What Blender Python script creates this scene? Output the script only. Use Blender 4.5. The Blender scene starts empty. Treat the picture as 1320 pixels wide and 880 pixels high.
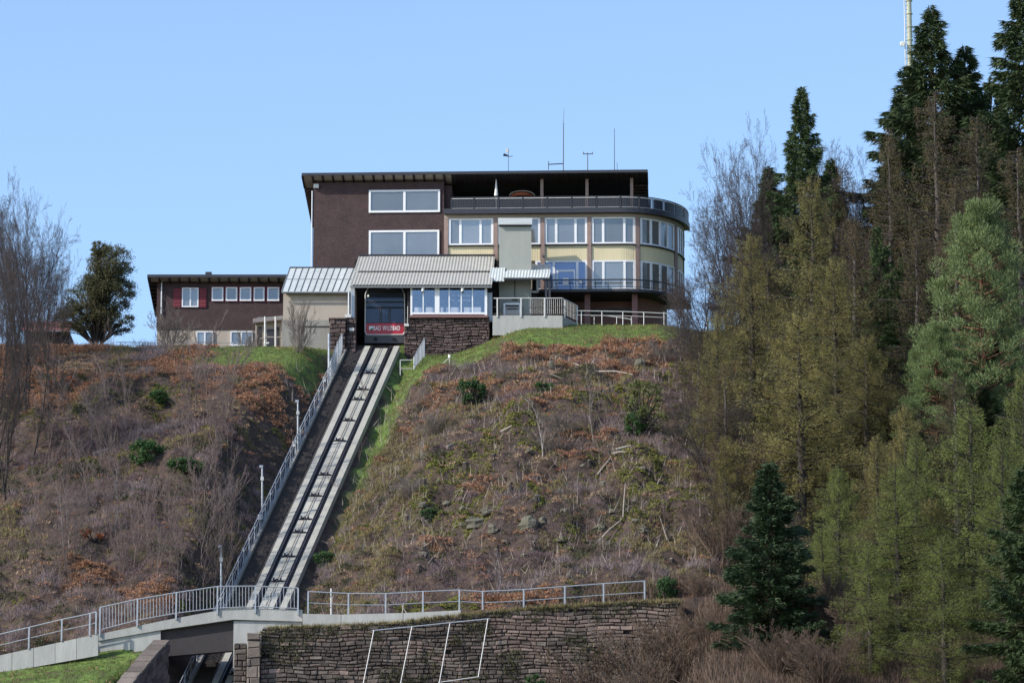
import bpy, math, random
import numpy as np
from mathutils import Vector, Matrix
random.seed(7); RNG = np.random.default_rng(7)
SC = bpy.context.scene; COL = SC.collection
R = math.radians; PI = math.pi

# ------------------------------------------------------------------ camera, sky, sun, exposure
PITCH = 12.5; FPX = 6000.0
cam = bpy.data.cameras.new('camera'); camo = bpy.data.objects.new('camera', cam); COL.objects.link(camo)
cam.sensor_width = 36; cam.lens = FPX / 1320 * 36; cam.clip_start = 1; cam.clip_end = 6000
camo.rotation_euler = (R(90 + PITCH), 0, 0); camo.location = (0, 0, 0); SC.camera = camo
SUN_AZ = -116.0; SUN_EL = 34.0      # azimuth from +Y, clockwise
sdir = Vector((math.sin(R(SUN_AZ)) * math.cos(R(SUN_EL)), math.cos(R(SUN_AZ)) * math.cos(R(SUN_EL)), math.sin(R(SUN_EL))))
world = bpy.data.worlds.new('World'); SC.world = world; world.use_nodes = True
wn = world.node_tree; bg = wn.nodes['Background']
sky = wn.nodes.new('ShaderNodeTexSky'); sky.sky_type = 'NISHITA'; sky.sun_disc = False
sky.sun_elevation = R(SUN_EL); sky.sun_rotation = R(SUN_AZ); sky.altitude = 700; sky.air_density = 1.0; sky.dust_density = 1.2; sky.ozone_density = 2.6
wn.links.new(sky.outputs[0], bg.inputs[0]); bg.inputs[1].default_value = 0.13
sl = bpy.data.lights.new('sun', 'SUN'); sl.energy = 2.8; sl.angle = R(0.5); sl.color = (1, .93, .82)
so = bpy.data.objects.new('sun', sl); COL.objects.link(so); so.rotation_euler = (-sdir).to_track_quat('-Z', 'Y').to_euler(); so.location = (-50, 250, 150)
SC.view_settings.view_transform = 'Standard'; SC.view_settings.look = 'None'; SC.view_settings.exposure = 0.95; SC.view_settings.gamma = 1
SC.cycles.max_bounces = 5; SC.cycles.transparent_max_bounces = 8

# ------------------------------------------------------------------ measuring helpers
CP_, SP_ = math.cos(R(PITCH)), math.sin(R(PITCH))
def kz(v):                                   # height per metre of ground distance for an image row
    b = (440 - v) / FPX
    return (SP_ + b * CP_) / (CP_ - b * SP_)
def Z(v, Y): return kz(v) * Y
def X(u, Y, v=400): return (u - 660) / FPX * (Y * CP_ + Z(v, Y) * SP_)
def P(u, v, Y): return Vector((X(u, Y, v), Y, Z(v, Y)))

def hashn(ix, iy, s):
    h = (ix * 374761393 + iy * 668265263 + s * 974634777) & 0x7fffffff
    h = ((h ^ (h >> 13)) * 1274126177) & 0x7fffffff
    return ((h ^ (h >> 16)) & 0xffff) / 65535.0
def vnoise(x, y, s=0):
    x = np.asarray(x, float); y = np.asarray(y, float)
    ix = np.floor(x).astype(np.int64); iy = np.floor(y).astype(np.int64); fx = x - ix; fy = y - iy
    fx = fx * fx * (3 - 2 * fx); fy = fy * fy * (3 - 2 * fy)
    a = hashn(ix, iy, s); b = hashn(ix + 1, iy, s); c = hashn(ix, iy + 1, s); d = hashn(ix + 1, iy + 1, s)
    return a + (b - a) * fx + (c - a) * fy + (a - b - c + d) * fx * fy
def fbm(x, y, s=0, o=4):
    r = 0; a = .5
    for k in range(o): r = r + a * vnoise(x * 2**k, y * 2**k, s + k); a *= .5
    return r
def sst(a, b, x):
    t = np.clip((x - a) / (b - a), 0, 1); return t * t * (3 - 2 * t)
def smin(a, b, k=.8):
    h = np.clip(.5 + .5 * (b - a) / k, 0, 1); return b + (a - b) * h - k * h * (1 - h)

SLOPE = .6
def xt(y): return -8.4 + .134 * (y - 297)
def T(y): return 65.5 - SLOPE * (297 - y)
def ground(x, y):
    x = np.asarray(x, float); y = np.asarray(y, float)
    pl = 38.9 - .2 * np.clip(-19.5 - x, 0, 12)
    tl = np.clip((y - 249.6) / (293 - 249.6), 0, 1)
    L = pl + (64.6 - pl) * tl + 2.3 * np.sin(PI * tl) + .5 * sst(293, 297, y)
    L = np.where(y < 246.2, 37.5 - .12 * np.clip(-19.5 - x, 0, 20) - .45 * (245.6 - y), L)
    pr = 39.3 + .06 * np.clip(x + 10, 0, 20)
    tr = np.clip((y - 249.6) / (298 - 249.6), 0, 1)
    rt = 65.3 + 1.9 * sst(-4.5, 1.5, x) - .5 * sst(9, 14, x)
    Rr = pr + (rt - pr) * tr + 2.6 * np.sin(PI * tr)
    drop = 7 * (1 - sst(6, 11, x))
    Rr = np.where(y < 245.6, pr - drop - .5 * (245.6 - y), Rr)
    d = x - xt(np.minimum(y, 303))
    C = T(np.minimum(y, 298.3)) - .35
    thr = np.where(y < 246.2, -3.35 - .3 * np.clip(245.2 - y, 0, 5), -2.5); d = np.where((y < 246.2) & (d < -2.5) & (d > thr), -2.49, d)
    cut = np.where(d < -2.5, C + np.where(y < 246.2, 9.0, 1.35) * (thr - d)  , np.where(d > 1.6, C - .5 + .75 * (d - 1.6), C))
    H = np.where(d < -1, L, Rr)
    inside = (d > -2.5) & (d < 1.6)
    n = (fbm(x * .28, y * .28, 3) - .5) * 3.0 + (fbm(x * 1.0, y * 1.0, 9, 4) - .5) * 2.6
    amp = sst(0, 2.5, np.abs(d + .45) - 2.05) * sst(246, 252, y) * (1 - np.where(d < -1, sst(281, 289, y), sst(288, 295, y)))
    z = np.where(inside, C, smin(H, cut))
    z = np.where((y > 299) & (d > -60), np.maximum(np.where(d < -1, L, Rr), z), z)
    z = z + n * amp * .8
    far = sst(320, 420, y); z = z * (1 - far) + far * 62
    # towards the valley
    z = np.where(y < 200, -1.7 + (z + 1.7) * sst(60, 200, y), z)
    return z
def G(u, v):                                  # where the ray of a pixel meets the hillside
    lo = None
    for Y in np.arange(250.2, 310, .1):
        p = P(u, v, Y)
        if float(ground(p.x, Y)) >= p.z: return p
    return P(u, v, 296)

# ------------------------------------------------------------------ materials
def mat(name, col, rough=.8, var=None, scale=3.0, amt=.5, bump=0, bscale=20, metal=0, spec=.5, transl=0, rnd=0, stretch=None):
    m = bpy.data.materials.new(name); m.use_nodes = True; nt = m.node_tree; b = nt.nodes['Principled BSDF']
    b.inputs['Base Color'].default_value = (*col, 1); b.inputs['Roughness'].default_value = rough; b.inputs['Metallic'].default_value = metal
    b.inputs['Specular IOR Level'].default_value = spec
    tc = nt.nodes.new('ShaderNodeTexCoord'); src = tc.outputs['Object']
    if stretch:
        mp = nt.nodes.new('ShaderNodeMapping'); mp.inputs['Scale'].default_value = stretch; nt.links.new(src, mp.inputs[0]); src = mp.outputs[0]
    cur = None
    if var:
        n = nt.nodes.new('ShaderNodeTexNoise'); n.inputs['Scale'].default_value = scale; n.inputs['Detail'].default_value = 6; n.inputs['Roughness'].default_value = .65
        nt.links.new(src, n.inputs['Vector'])
        r = nt.nodes.new('ShaderNodeValToRGB'); r.color_ramp.elements[0].position = .5 - amt * .4; r.color_ramp.elements[1].position = .5 + amt * .4
        r.color_ramp.elements[0].color = (*var, 1); r.color_ramp.elements[1].color = (*col, 1)
        nt.links.new(n.outputs['Fac'], r.inputs[0]); cur = r.outputs[0]
    if rnd:
        oi = nt.nodes.new('ShaderNodeObjectInfo'); hs = nt.nodes.new('ShaderNodeHueSaturation'); mr = nt.nodes.new('ShaderNodeMapRange')
        mr.inputs['To Min'].default_value = 1 - rnd; mr.inputs['To Max'].default_value = 1 + rnd; nt.links.new(oi.outputs['Random'], mr.inputs[0]); nt.links.new(mr.outputs[0], hs.inputs['Value'])
        hs.inputs['Color'].default_value = (*col, 1)
        if cur: nt.links.new(cur, hs.inputs['Color'])
        cur = hs.outputs[0]
    if cur: nt.links.new(cur, b.inputs['Base Color'])
    if bump:
        n2 = nt.nodes.new('ShaderNodeTexNoise'); n2.inputs['Scale'].default_value = bscale; n2.inputs['Detail'].default_value = 5; nt.links.new(src, n2.inputs['Vector'])
        bp = nt.nodes.new('ShaderNodeBump'); bp.inputs['Strength'].default_value = bump; bp.inputs['Distance'].default_value = .05
        nt.links.new(n2.outputs['Fac'], bp.inputs['Height']); nt.links.new(bp.outputs[0], b.inputs['Normal'])
    if transl:
        tr = nt.nodes.new('ShaderNodeBsdfTranslucent'); mx = nt.nodes.new('ShaderNodeMixShader'); mx.inputs[0].default_value = transl
        tr.inputs[0].default_value = (*col, 1)
        if cur: nt.links.new(cur, tr.inputs[0])
        nt.links.new(b.outputs[0], mx.inputs[1]); nt.links.new(tr.outputs[0], mx.inputs[2]); nt.links.new(mx.outputs[0], nt.nodes['Material Output'].inputs[0])
    return m
M = {}
M['shingle'] = mat('dark_shingle', (.098, .056, .056), .85, (.04, .025, .028), 1.2, .9, .3, 30)
def brickify(m, w, h, mortar, msize, bdist=.04, offs=.5):
    nt = m.node_tree; b = nt.nodes['Principled BSDF']
    tc = nt.nodes.new('ShaderNodeTexCoord'); sx = nt.nodes.new('ShaderNodeSeparateXYZ'); cx = nt.nodes.new('ShaderNodeCombineXYZ'); ad = nt.nodes.new('ShaderNodeMath')
    nt.links.new(tc.outputs['Object'], sx.inputs[0]); nt.links.new(sx.outputs[0], ad.inputs[0]); nt.links.new(sx.outputs[1], ad.inputs[1])
    nt.links.new(ad.outputs[0], cx.inputs[0]); nt.links.new(sx.outputs[2], cx.inputs[1])
    bt = nt.nodes.new('ShaderNodeTexBrick'); nt.links.new(cx.outputs[0], bt.inputs['Vector']); bt.inputs['Scale'].default_value = 1; bt.inputs['Brick Width'].default_value = w
    bt.inputs['Row Height'].default_value = h; bt.inputs['Mortar Size'].default_value = msize; bt.offset = offs
    bt.inputs['Color1'].default_value = (1, 1, 1, 1); bt.inputs['Color2'].default_value = (.72, .72, .72, 1); bt.inputs['Mortar'].default_value = (mortar, mortar, mortar, 1)
    old = b.inputs['Base Color'].links[0].from_socket
    mx = nt.nodes.new('ShaderNodeMix'); mx.data_type = 'RGBA'; mx.blend_type = 'MULTIPLY'; mx.inputs[0].default_value = 1
    nt.links.new(old, mx.inputs[6]); nt.links.new(bt.outputs['Color'], mx.inputs[7]); nt.links.new(mx.outputs[2], b.inputs['Base Color'])
brickify(M['shingle'], .19, .15, .45, .016)
M['white'] = mat('white_paint', (.80, .81, .84), .5, (.7, .72, .75), 5, .6)
M['yellow'] = mat('yellow_cladding', (.72, .64, .43), .7, (.60, .53, .35), 1.2, .9, stretch=(1, 1, .25))
M['beige'] = mat('beige_render', (.36, .31, .26), .85, (.30, .26, .22), 1.5, .9, .2, 15)
M['garage'] = mat('beige_wall', (.42, .37, .31), .85, (.34, .29, .25), 1.0, .8, .2, 12)
M['pilaster'] = mat('brown_pink_pilaster', (.33, .24, .205), .8, (.21, .15, .14), 3, .8)
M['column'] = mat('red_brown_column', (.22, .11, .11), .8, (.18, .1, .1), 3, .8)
M['darkmetal'] = mat('dark_metal', (.03, .032, .045), .5, (.02, .022, .03), 4, .7)
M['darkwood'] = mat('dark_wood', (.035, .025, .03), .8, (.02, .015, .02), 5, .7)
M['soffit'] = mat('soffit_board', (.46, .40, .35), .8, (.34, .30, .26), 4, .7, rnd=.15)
M['glass'] = mat('window_glass', (.31, .315, .31), .09, (.19, .205, .215), .45, .95, metal=.6, rnd=.32)
M['blueglass'] = mat('blue_glass', (.20, .25, .37), .1, (.14, .19, .30), .6, .9, metal=.5)
M['steel'] = mat('galvanised_steel', (.42, .45, .49), .45, (.34, .37, .41), 6, .6, metal=.35)
M['railwhite'] = mat('pale_rail', (.62, .62, .60), .5, (.5, .5, .5), 6, .6)
M['rail'] = mat('rail_steel', (.05, .045, .06), .45, (.03, .028, .035), 5, .8, metal=.3)
M['concrete'] = mat('concrete', (.46, .46, .44), .85, (.27, .275, .265), 1.6, .95, .25, 14, stretch=(1.4, 1.4, .35), rnd=.08)
M['trackconc'] = mat('track_concrete', (.44, .43, .385), .85, (.25, .245, .21), 1.1, .95, .3, 14, rnd=.14)
M['sidecon'] = mat('weathered_concrete', (.34, .33, .30), .9, (.19, .18, .165), 1.3, .95, .3, 14, stretch=(1.5, 1.5, .4))
M['stair'] = mat('dark_stair', (.055, .048, .05), .9, (.03, .027, .028), 3, .9, .2, 14)
M['roofcorr'] = mat('corrugated_sheet', (.42, .41, .38), .5, (.30, .30, .28), 1.2, .9)
M['roofpale'] = mat('pale_metal_roof', (.58, .62, .62), .4, (.40, .43, .42), 1.2, .9, rnd=.1)
M['seam'] = mat('roof_seam', (.20, .21, .22), .6)
M['tower'] = mat('lift_tower', (.37, .385, .355), .8, (.25, .265, .245), .9, .95, .15, 10, stretch=(1.5, 1.5, .5))
M['stone'] = mat('sandstone', (.26, .19, .165), .95, (.10, .078, .068), 1.1, .9, .6, 14, rnd=.4)
M['stonedark'] = mat('dark_sandstone', (.14, .098, .092), .95, (.05, .038, .038), 1.2, .9, .6, 14, rnd=.45)
M['stonegrey'] = mat('grey_sandstone', (.20, .165, .145), .95, (.08, .067, .058), 1.2, .9, .6, 12, rnd=.4)
M['stonebrown'] = mat('brown_sandstone', (.125, .098, .088), .95, (.055, .048, .04), 1.2, .9, .6, 12, rnd=.4)
M['mortar'] = mat('mortar', (.035, .028, .028), .95, (.02, .018, .018), 4, .8)
M['red'] = mat('red_paint', (.42, .012, .03), .35, (.36, .012, .03), 2, .6)
M['shutter'] = mat('shutter_red', (.18, .02, .035), .7, (.13, .018, .03), 3, .7)
M['cargrey'] = mat('car_grey', (.07, .075, .09), .5, (.05, .055, .07), 2, .8)
M['carglass'] = mat('car_glass', (.035, .05, .085), .12, (.02, .03, .055), 1, .9, metal=.2)
M['print'] = mat('white_print', (.8, .8, .8), .6)
M['green'] = mat('green_print', (.05, .2, .08), .6)
M['lamp'] = mat('lamp_globe', (.8, .8, .78), .4)
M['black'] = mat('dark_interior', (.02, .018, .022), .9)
M['inner'] = mat('room_interior', (.16, .17, .19), .9, (.05, .06, .08), 1.5, .9)
M['tile'] = mat('red_tile', (.30, .13, .12), .85, (.19, .08, .08), 3, .9, rnd=.2)
M['plank'] = mat('grey_plank', (.16, .14, .13), .9, (.09, .08, .08), 3, .8, rnd=.2)
M['mast'] = mat('mast_concrete', (.42, .44, .34), .8, (.33, .35, .27), 1, .8)
M['bark'] = mat('bark', (.055, .045, .04), .95, (.025, .02, .02), 4, .9, .5, 10)
M['barkgrey'] = mat('grey_bark', (.13, .11, .105), .95, (.06, .05, .05), 3, .9, .3, 10)
M['barkorange'] = mat('orange_bark', (.17, .08, .045), .95, (.12, .06, .04), 3, .9)
M['birch'] = mat('birch_bark', (.42, .39, .37), .9, (.15, .13, .13), 2.5, .9)
M['twigdark'] = mat('dark_twig', (.065, .05, .048), .9, (.045, .035, .035), 1, .8, rnd=.2)
M['twigpurple'] = mat('purple_twig', (.19, .14, .13), .9, (.11, .085, .08), 1, .8, rnd=.2)
M['twigred'] = mat('red_brown_twig', (.15, .10, .072), .9, (.09, .066, .05), .6, .9, rnd=.2)
M['twiggrey'] = mat('grey_twig', (.20, .17, .15), .9, (.12, .10, .09), 1, .8, rnd=.2)
M['spruce'] = mat('spruce_needle', (.075, .115, .034), .8, (.03, .055, .022), .7, .8, transl=.12, rnd=.2)
M['fir'] = mat('fir_needle', (.045, .08, .03), .7, (.02, .04, .02), .8, .8, transl=.12, rnd=.15)
M['pine'] = mat('pine_needle', (.17, .225, .075), .7, (.07, .11, .04), .8, .8, transl=.15, rnd=.12)
M['larch'] = mat('larch_bud', (.29, .26, .09), .8, (.17, .15, .06), .5, .9, transl=.4, rnd=.22)
M['larchgreen'] = mat('larch_green', (.25, .29, .08), .8, (.14, .17, .05), .5, .9, transl=.4, rnd=.15)
M['larchbrown'] = mat('larch_brown', (.17, .125, .06), .8, (.10, .085, .045), .5, .9, transl=.35, rnd=.2)
M['ever'] = mat('evergreen_leaf', (.06, .085, .028), .8, (.075, .05, .022), .5, .9, transl=.1)
M['bush'] = mat('bush_leaf', (.05, .12, .03), .8, (.025, .06, .018), 1.5, .8, transl=.2, rnd=.25)
M['bushyellow'] = mat('bush_yellow', (.16, .18, .05), .8, (.08, .10, .03), 1.5, .8, transl=.2)
M['beech'] = mat('withered_leaf', (.34, .10, .035), .8, (.20, .07, .03), 1.5, .8, transl=.2)
M['rock'] = mat('rock', (.17, .155, .13), .95, (.055, .058, .03), 1.6, .9, .8, 8, rnd=.2)
M['deadwood'] = mat('dead_wood', (.48, .43, .37), .95, (.2, .17, .15), 4, .9, rnd=.2)
M['canvas'] = mat('white_canvas', (.75, .74, .72), .8)
M['orange'] = mat('orange_canvas', (.30, .08, .03), .8)
M['bracken'] = mat('bracken', (.48, .26, .15), .9, (.17, .085, .055), .8, .9, transl=.15)
M['heather'] = mat('heather', (.24, .17, .185), .9, (.10, .065, .065), .5, .9, transl=.1)
M['palebracken'] = mat('pale_bracken', (.50, .37, .24), .9, (.26, .16, .10), .8, .9, transl=.15)
M['twiggrey2'] = mat('violet_twig', (.30, .24, .25), .9, (.13, .095, .10), .6, .9)
M['moss2'] = mat('wall_moss', (.09, .095, .035), .9, (.05, .045, .025), .8, .9)
M['drygrass'] = mat('dry_grass', (.34, .28, .13), .9, (.12, .10, .045), .7, .9, transl=.2)
M['moss'] = mat('moss', (.26, .25, .055), .9, (.10, .12, .03), .8, .9, transl=.2)
M['grass'] = mat('green_grass', (.155, .23, .05), .9, (.14, .14, .05), .9, .9, transl=.25)
M['scrub'] = mat('dark_scrub', (.085, .095, .04), .9, (.045, .04, .025), .8, .9, transl=.1)

# ------------------------------------------------------------------ mesh building
class MB:
    def __init__(s): s.v = []; s.f = []
    def poly(s, pts, faces):
        n = len(s.v); s.v += [tuple(p) for p in pts]; s.f += [tuple(n + i for i in f) for f in faces]; return s
    def box(s, x0, x1, y0, y1, z0, z1):
        return s.poly([(x0,y0,z0),(x1,y0,z0),(x1,y1,z0),(x0,y1,z0),(x0,y0,z1),(x1,y0,z1),(x1,y1,z1),(x0,y1,z1)],
                      [(0,3,2,1),(4,5,6,7),(0,1,5,4),(1,2,6,5),(2,3,7,6),(3,0,4,7)])
    def hexa(s, b, t): return s.poly(list(b) + list(t), [(0,3,2,1),(4,5,6,7),(0,1,5,4),(1,2,6,5),(2,3,7,6),(3,0,4,7)])
    def rect(s, u0, v0, u1, v1, Y, th=.1):   # a box on a frontal plane at distance Y, measured off the photograph
        vm = (v0 + v1) / 2
        return s.box(X(u0, Y, vm), X(u1, Y, vm), Y, Y + th, Z(v1, Y), Z(v0, Y))
    def tube(s, a, b, r, r2=None, n=6):
        a = Vector(a); b = Vector(b); r2 = r if r2 is None else r2; d = (b - a)
        if d.length < 1e-6: return s
        d.normalize(); q = d.cross(Vector((0, 0, 1)) if abs(d.z) < .95 else Vector((1, 0, 0))).normalized(); w = d.cross(q)
        p = [a + (q * math.cos(2*PI*i/n) + w * math.sin(2*PI*i/n)) * r for i in range(n)] + [b + (q * math.cos(2*PI*i/n) + w * math.sin(2*PI*i/n)) * r2 for i in range(n)]
        return s.poly(p, [(i, (i+1) % n, n + (i+1) % n, n + i) for i in range(n)] + [tuple(range(n))[::-1], tuple(range(n, 2*n))])
    def bar(s, a, b, w, h=None):              # square bar
        return s.tube(a, b, w * .707, n=4)
    def path(s, pts, r, n=6):
        for a, b in zip(pts[:-1], pts[1:]): s.tube(a, b, r, n=n)
        return s
    def build(s, name, m, parent=None, label=None, smooth=False, kind=None):
        org = Vector((0, 0, 0)); p = parent
        while p is not None: org += p.location; p = p.parent
        me = bpy.data.meshes.new(name); me.from_pydata([(x - org.x, y - org.y, z - org.z) for x, y, z in s.v], [], s.f); me.update()
        return link(name, me, m, parent, label, smooth, kind)
def link(name, me, m, parent=None, label=None, smooth=False, kind=None):
    if m is not None: me.materials.append(m)
    if smooth: me.polygons.foreach_set('use_smooth', [True] * len(me.polygons))
    o = bpy.data.objects.new(name, me); COL.objects.link(o)
    if parent: o.parent = parent
    if label: o['label'] = label
    if kind: o['kind'] = kind
    return o
def npmesh(name, V, F):
    V = np.asarray(V, np.float32); F = np.asarray(F, np.int32); k = F.shape[1]
    me = bpy.data.meshes.new(name); me.vertices.add(len(V)); me.vertices.foreach_set('co', V.ravel())
    me.loops.add(F.size); me.loops.foreach_set('vertex_index', F.ravel()); me.polygons.add(len(F))
    me.polygons.foreach_set('loop_start', np.arange(0, F.size, k, dtype=np.int32)); me.update(calc_edges=True); return me
def thing(name, label, cat, loc, group=None):
    o = bpy.data.objects.new(name, None); COL.objects.link(o); o.location = loc; o.empty_display_size = .5
    o['label'] = label; o['category'] = cat
    if group: o['group'] = group
    return o
def tag(o, label, cat, group=None):
    o['label'] = label; o['category'] = cat
    if group: o['group'] = group
    return o
def copy_tree(o, loc=None, label=None, rz=None, scale=None, group=None):
    c = o.copy(); COL.objects.link(c)
    for ch in list(o.children):
        d = ch.copy(); COL.objects.link(d); d.parent = c
        for g in list(ch.children): e = g.copy(); COL.objects.link(e); e.parent = d
    if loc is not None: c.location = loc
    if label: c['label'] = label
    if rz is not None: c.rotation_euler = (0, 0, rz)
    if scale is not None: c.scale = scale
    if group: c['group'] = group
    return c

# ------------------------------------------------------------------ terrain
xs = np.concatenate([[-1500, -700, -300, -150, -90, -60, -45], np.arange(-36, 34.1, .45), [37, 41, 48, 60, 90, 150, 300, 700, 1500]])
ys = np.concatenate([[-300, -100, 0, 60, 110, 150, 180, 200, 212, 222, 230, 236, 239, 241, 243, 244.4], [245.45, 245.62], np.arange(246, 300.1, .45), [302, 305, 310, 320, 340, 380, 430, 600, 1000, 2500]])
gx, gy = np.meshgrid(xs, ys); gz = ground(gx, gy)
V = np.stack([gx.ravel(), gy.ravel(), gz.ravel()], 1); nx, ny = len(xs), len(ys)
i = np.arange(nx * ny).reshape(ny, nx); F = np.stack([i[:-1, :-1].ravel(), i[:-1, 1:].ravel(), i[1:, 1:].ravel(), i[1:, :-1].ravel()], 1)
def lawn(x, y):
    x = np.asarray(x, float); y = np.asarray(y, float); d = x - xt(y); n = (fbm(x * .5, y * .5, 21) - .5)
    right = (d > 1) * sst(288.6, 290.0, y + n * 5 - 1.4 * sst(2, 8, x) + 1.2 * sst(10, 6, np.abs(x - 6)) * 0) 
    strip = (d > 1.5) * (1 - sst(2.0, 2.9, d + n * 2.5 - .05 * (y - 275))) * sst(266, 280, y)
    left = (d < -3) * sst(285.5, 288, y + n * 5) * sst(-20.5, -17.5, x + n * 4)
    low = (d < -3) * (1 - sst(246.2, 246.3, y)) 
    return np.clip(np.maximum.reduce([right, strip, left, low]), 0, 1)
me = npmesh('hillside', V, F)
at = me.attributes.new('lawn', 'FLOAT', 'POINT'); at.data.foreach_set('value', lawn(gx.ravel(), gy.ravel()).astype(np.float32))
gm = bpy.data.materials.new('hillside'); gm.use_nodes = True; nt = gm.node_tree; b = nt.nodes['Principled BSDF']; b.inputs['Roughness'].default_value = .95
tc = nt.nodes.new('ShaderNodeTexCoord')
def nz(scale, detail=6):
    n = nt.nodes.new('ShaderNodeTexNoise'); n.inputs['Scale'].default_value = scale; n.inputs['Detail'].default_value = detail; n.inputs['Roughness'].default_value = .7
    nt.links.new(tc.outputs['Object'], n.inputs['Vector']); return n.outputs['Fac']
def ramp(src, cols):
    r = nt.nodes.new('ShaderNodeValToRGB'); e = r.color_ramp.elements
    while len(e) < len(cols): e.new(.5)
    for k, (p, c) in enumerate(cols): e[k].position = p; e[k].color = (*c, 1)
    nt.links.new(src, r.inputs[0]); return r.outputs[0]
def mix(f, a, c):
    mx = nt.nodes.new('ShaderNodeMix'); mx.data_type = 'RGBA'; nt.links.new(f, mx.inputs[0]); nt.links.new(a, mx.inputs[6]); nt.links.new(c, mx.inputs[7]); return mx.outputs[2]
c1 = ramp(nz(.5), [(.36, (.02, .015, .013)), (.48, (.06, .038, .028)), (.56, (.05, .036, .034)), (.66, (.05, .052, .02))])
c2 = ramp(nz(1.6), [(.36, (.018, .014, .013)), (.5, (.075, .048, .038)), (.6, (.15, .095, .065)), (.7, (.09, .095, .028))])
hf = nt.nodes.new('ShaderNodeMix'); hf.data_type = 'RGBA'; hf.inputs[0].default_value = .5; nt.links.new(c1, hf.inputs[6]); nt.links.new(c2, hf.inputs[7])
cg = ramp(nz(1.1), [(.36, (.07, .055, .028)), (.46, (.08, .12, .025)), (.58, (.13, .21, .035)), (.7, (.18, .20, .06))])
an = nt.nodes.new('ShaderNodeAttribute'); an.attribute_name = 'lawn'
nt.links.new(mix(an.outputs['Fac'], hf.outputs[2], cg), b.inputs['Base Color'])
bp = nt.nodes.new('ShaderNodeBump'); bp.inputs['Strength'].default_value = .8; bp.inputs['Distance'].default_value = .25; nt.links.new(nz(5, 8), bp.inputs['Height']); nt.links.new(bp.outputs[0], b.inputs['Normal'])
hill = link('hillside_terrain', me, gm, smooth=True, kind='structure')

# ------------------------------------------------------------------ ground vegetation (nobody could count it)
def blades(pts, n, length, width, tilt, lift=0.0):
    """n single-triangle blades per point; returns V,F"""
    m = len(pts) * n; base = np.repeat(pts, n, 0)
    az = RNG.uniform(0, 2*PI, m); tl = np.abs(RNG.normal(0, tilt, m)); ln = length * RNG.uniform(.45, 1.3, m); wd = width * RNG.uniform(.6, 1.4, m)
    dirv = np.stack([np.cos(az)*np.sin(tl), np.sin(az)*np.sin(tl), np.abs(np.cos(tl)) * .9 + .1], 1)
    sa = RNG.uniform(0, 2*PI, m); side = np.stack([np.cos(sa), np.sin(sa), np.zeros(m)], 1)
    off = np.stack([RNG.normal(0, length*.35, m), RNG.normal(0, length*.35, m), np.full(m, lift)], 1)
    b0 = base + off
    V = np.stack([b0 - side*wd[:,None]/2, b0 + side*wd[:,None]/2, b0 + dirv*ln[:,None]], 1).reshape(-1, 3)
    return V, np.arange(m*3).reshape(-1, 3)
def scatter(n, x0, x1, y0, y1, keep):
    x = RNG.uniform(x0, x1, n); y = RNG.uniform(y0, y1, n); d = x - xt(y)
    ok = keep(x, y) & ((d < -2.75) | (d > 1.75)); ok &= ~((y > 245.3) & (y < 249.6)); x = x[ok]; y = y[ok]
    return np.stack([x, y, ground(x, y) - .03], 1)
def stuff(name, pts, n, ln, wd, tl, m, label, lift=0):
    V, F = blades(pts, n, ln, wd, tl, lift); o = link(name, npmesh(name, V, F), m, kind='stuff'); o['label'] = label; return o
N1 = lambda x, y: fbm(x * .16, y * .16, 40); N2 = lambda x, y: fbm(x * .33, y * .33, 50); N3 = lambda x, y: fbm(x * .7, y * .7, 60)
LW = lawn
top = lambda y: sst(270, 288, y)
def fields(x, y):
    tp_ = top(y); d = x - xt(y); rt_ = (d > 1); nr = rt_ * (1 - sst(6, 11, d))
    k = lambda f, sd: fbm(x * f, y * f * 1.15, sd, 4) * 1.0 + (fbm(x * f * 3.1, y * f * 3.1, sd + 7, 3) - .45) * .16
    return np.stack([k(.22, 101) + .17 * tp_ + .0 * rt_ - .03,                       # bracken
                     k(.30, 111) + .11 * tp_ - .06,                             # pale bracken
                     k(.20, 121) - .05 * tp_ + .015,                            # heather
                     k(.26, 131) - .06 * tp_ + .0 + .05 * (d < -5),             # grey twigs
                     k(.28, 141) + .012 - .05 * tp_ + .04 * rt_ - .06 * (d < -5) + .05 * rt_ * np.exp(-((y - 268) / 7) ** 2),  # moss
                     k(.24, 151) - .01 + .08 * nr,                              # dry grass
                     k(.22, 161) - .02 - .08 * tp_ + .05 * (d < -5),            # dark scrub; more on the left, its colour standing in for tree shade
                     k(.35, 171) - .035 + 0 * x], 0)                            # bare ground
def patch(k):
    def f(x, y):
        F_ = fields(x, y); return ((F_.argmax(0) == k) | (RNG.random(len(x)) < .025)) & (LW(x, y) < .35)
    return f
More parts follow.
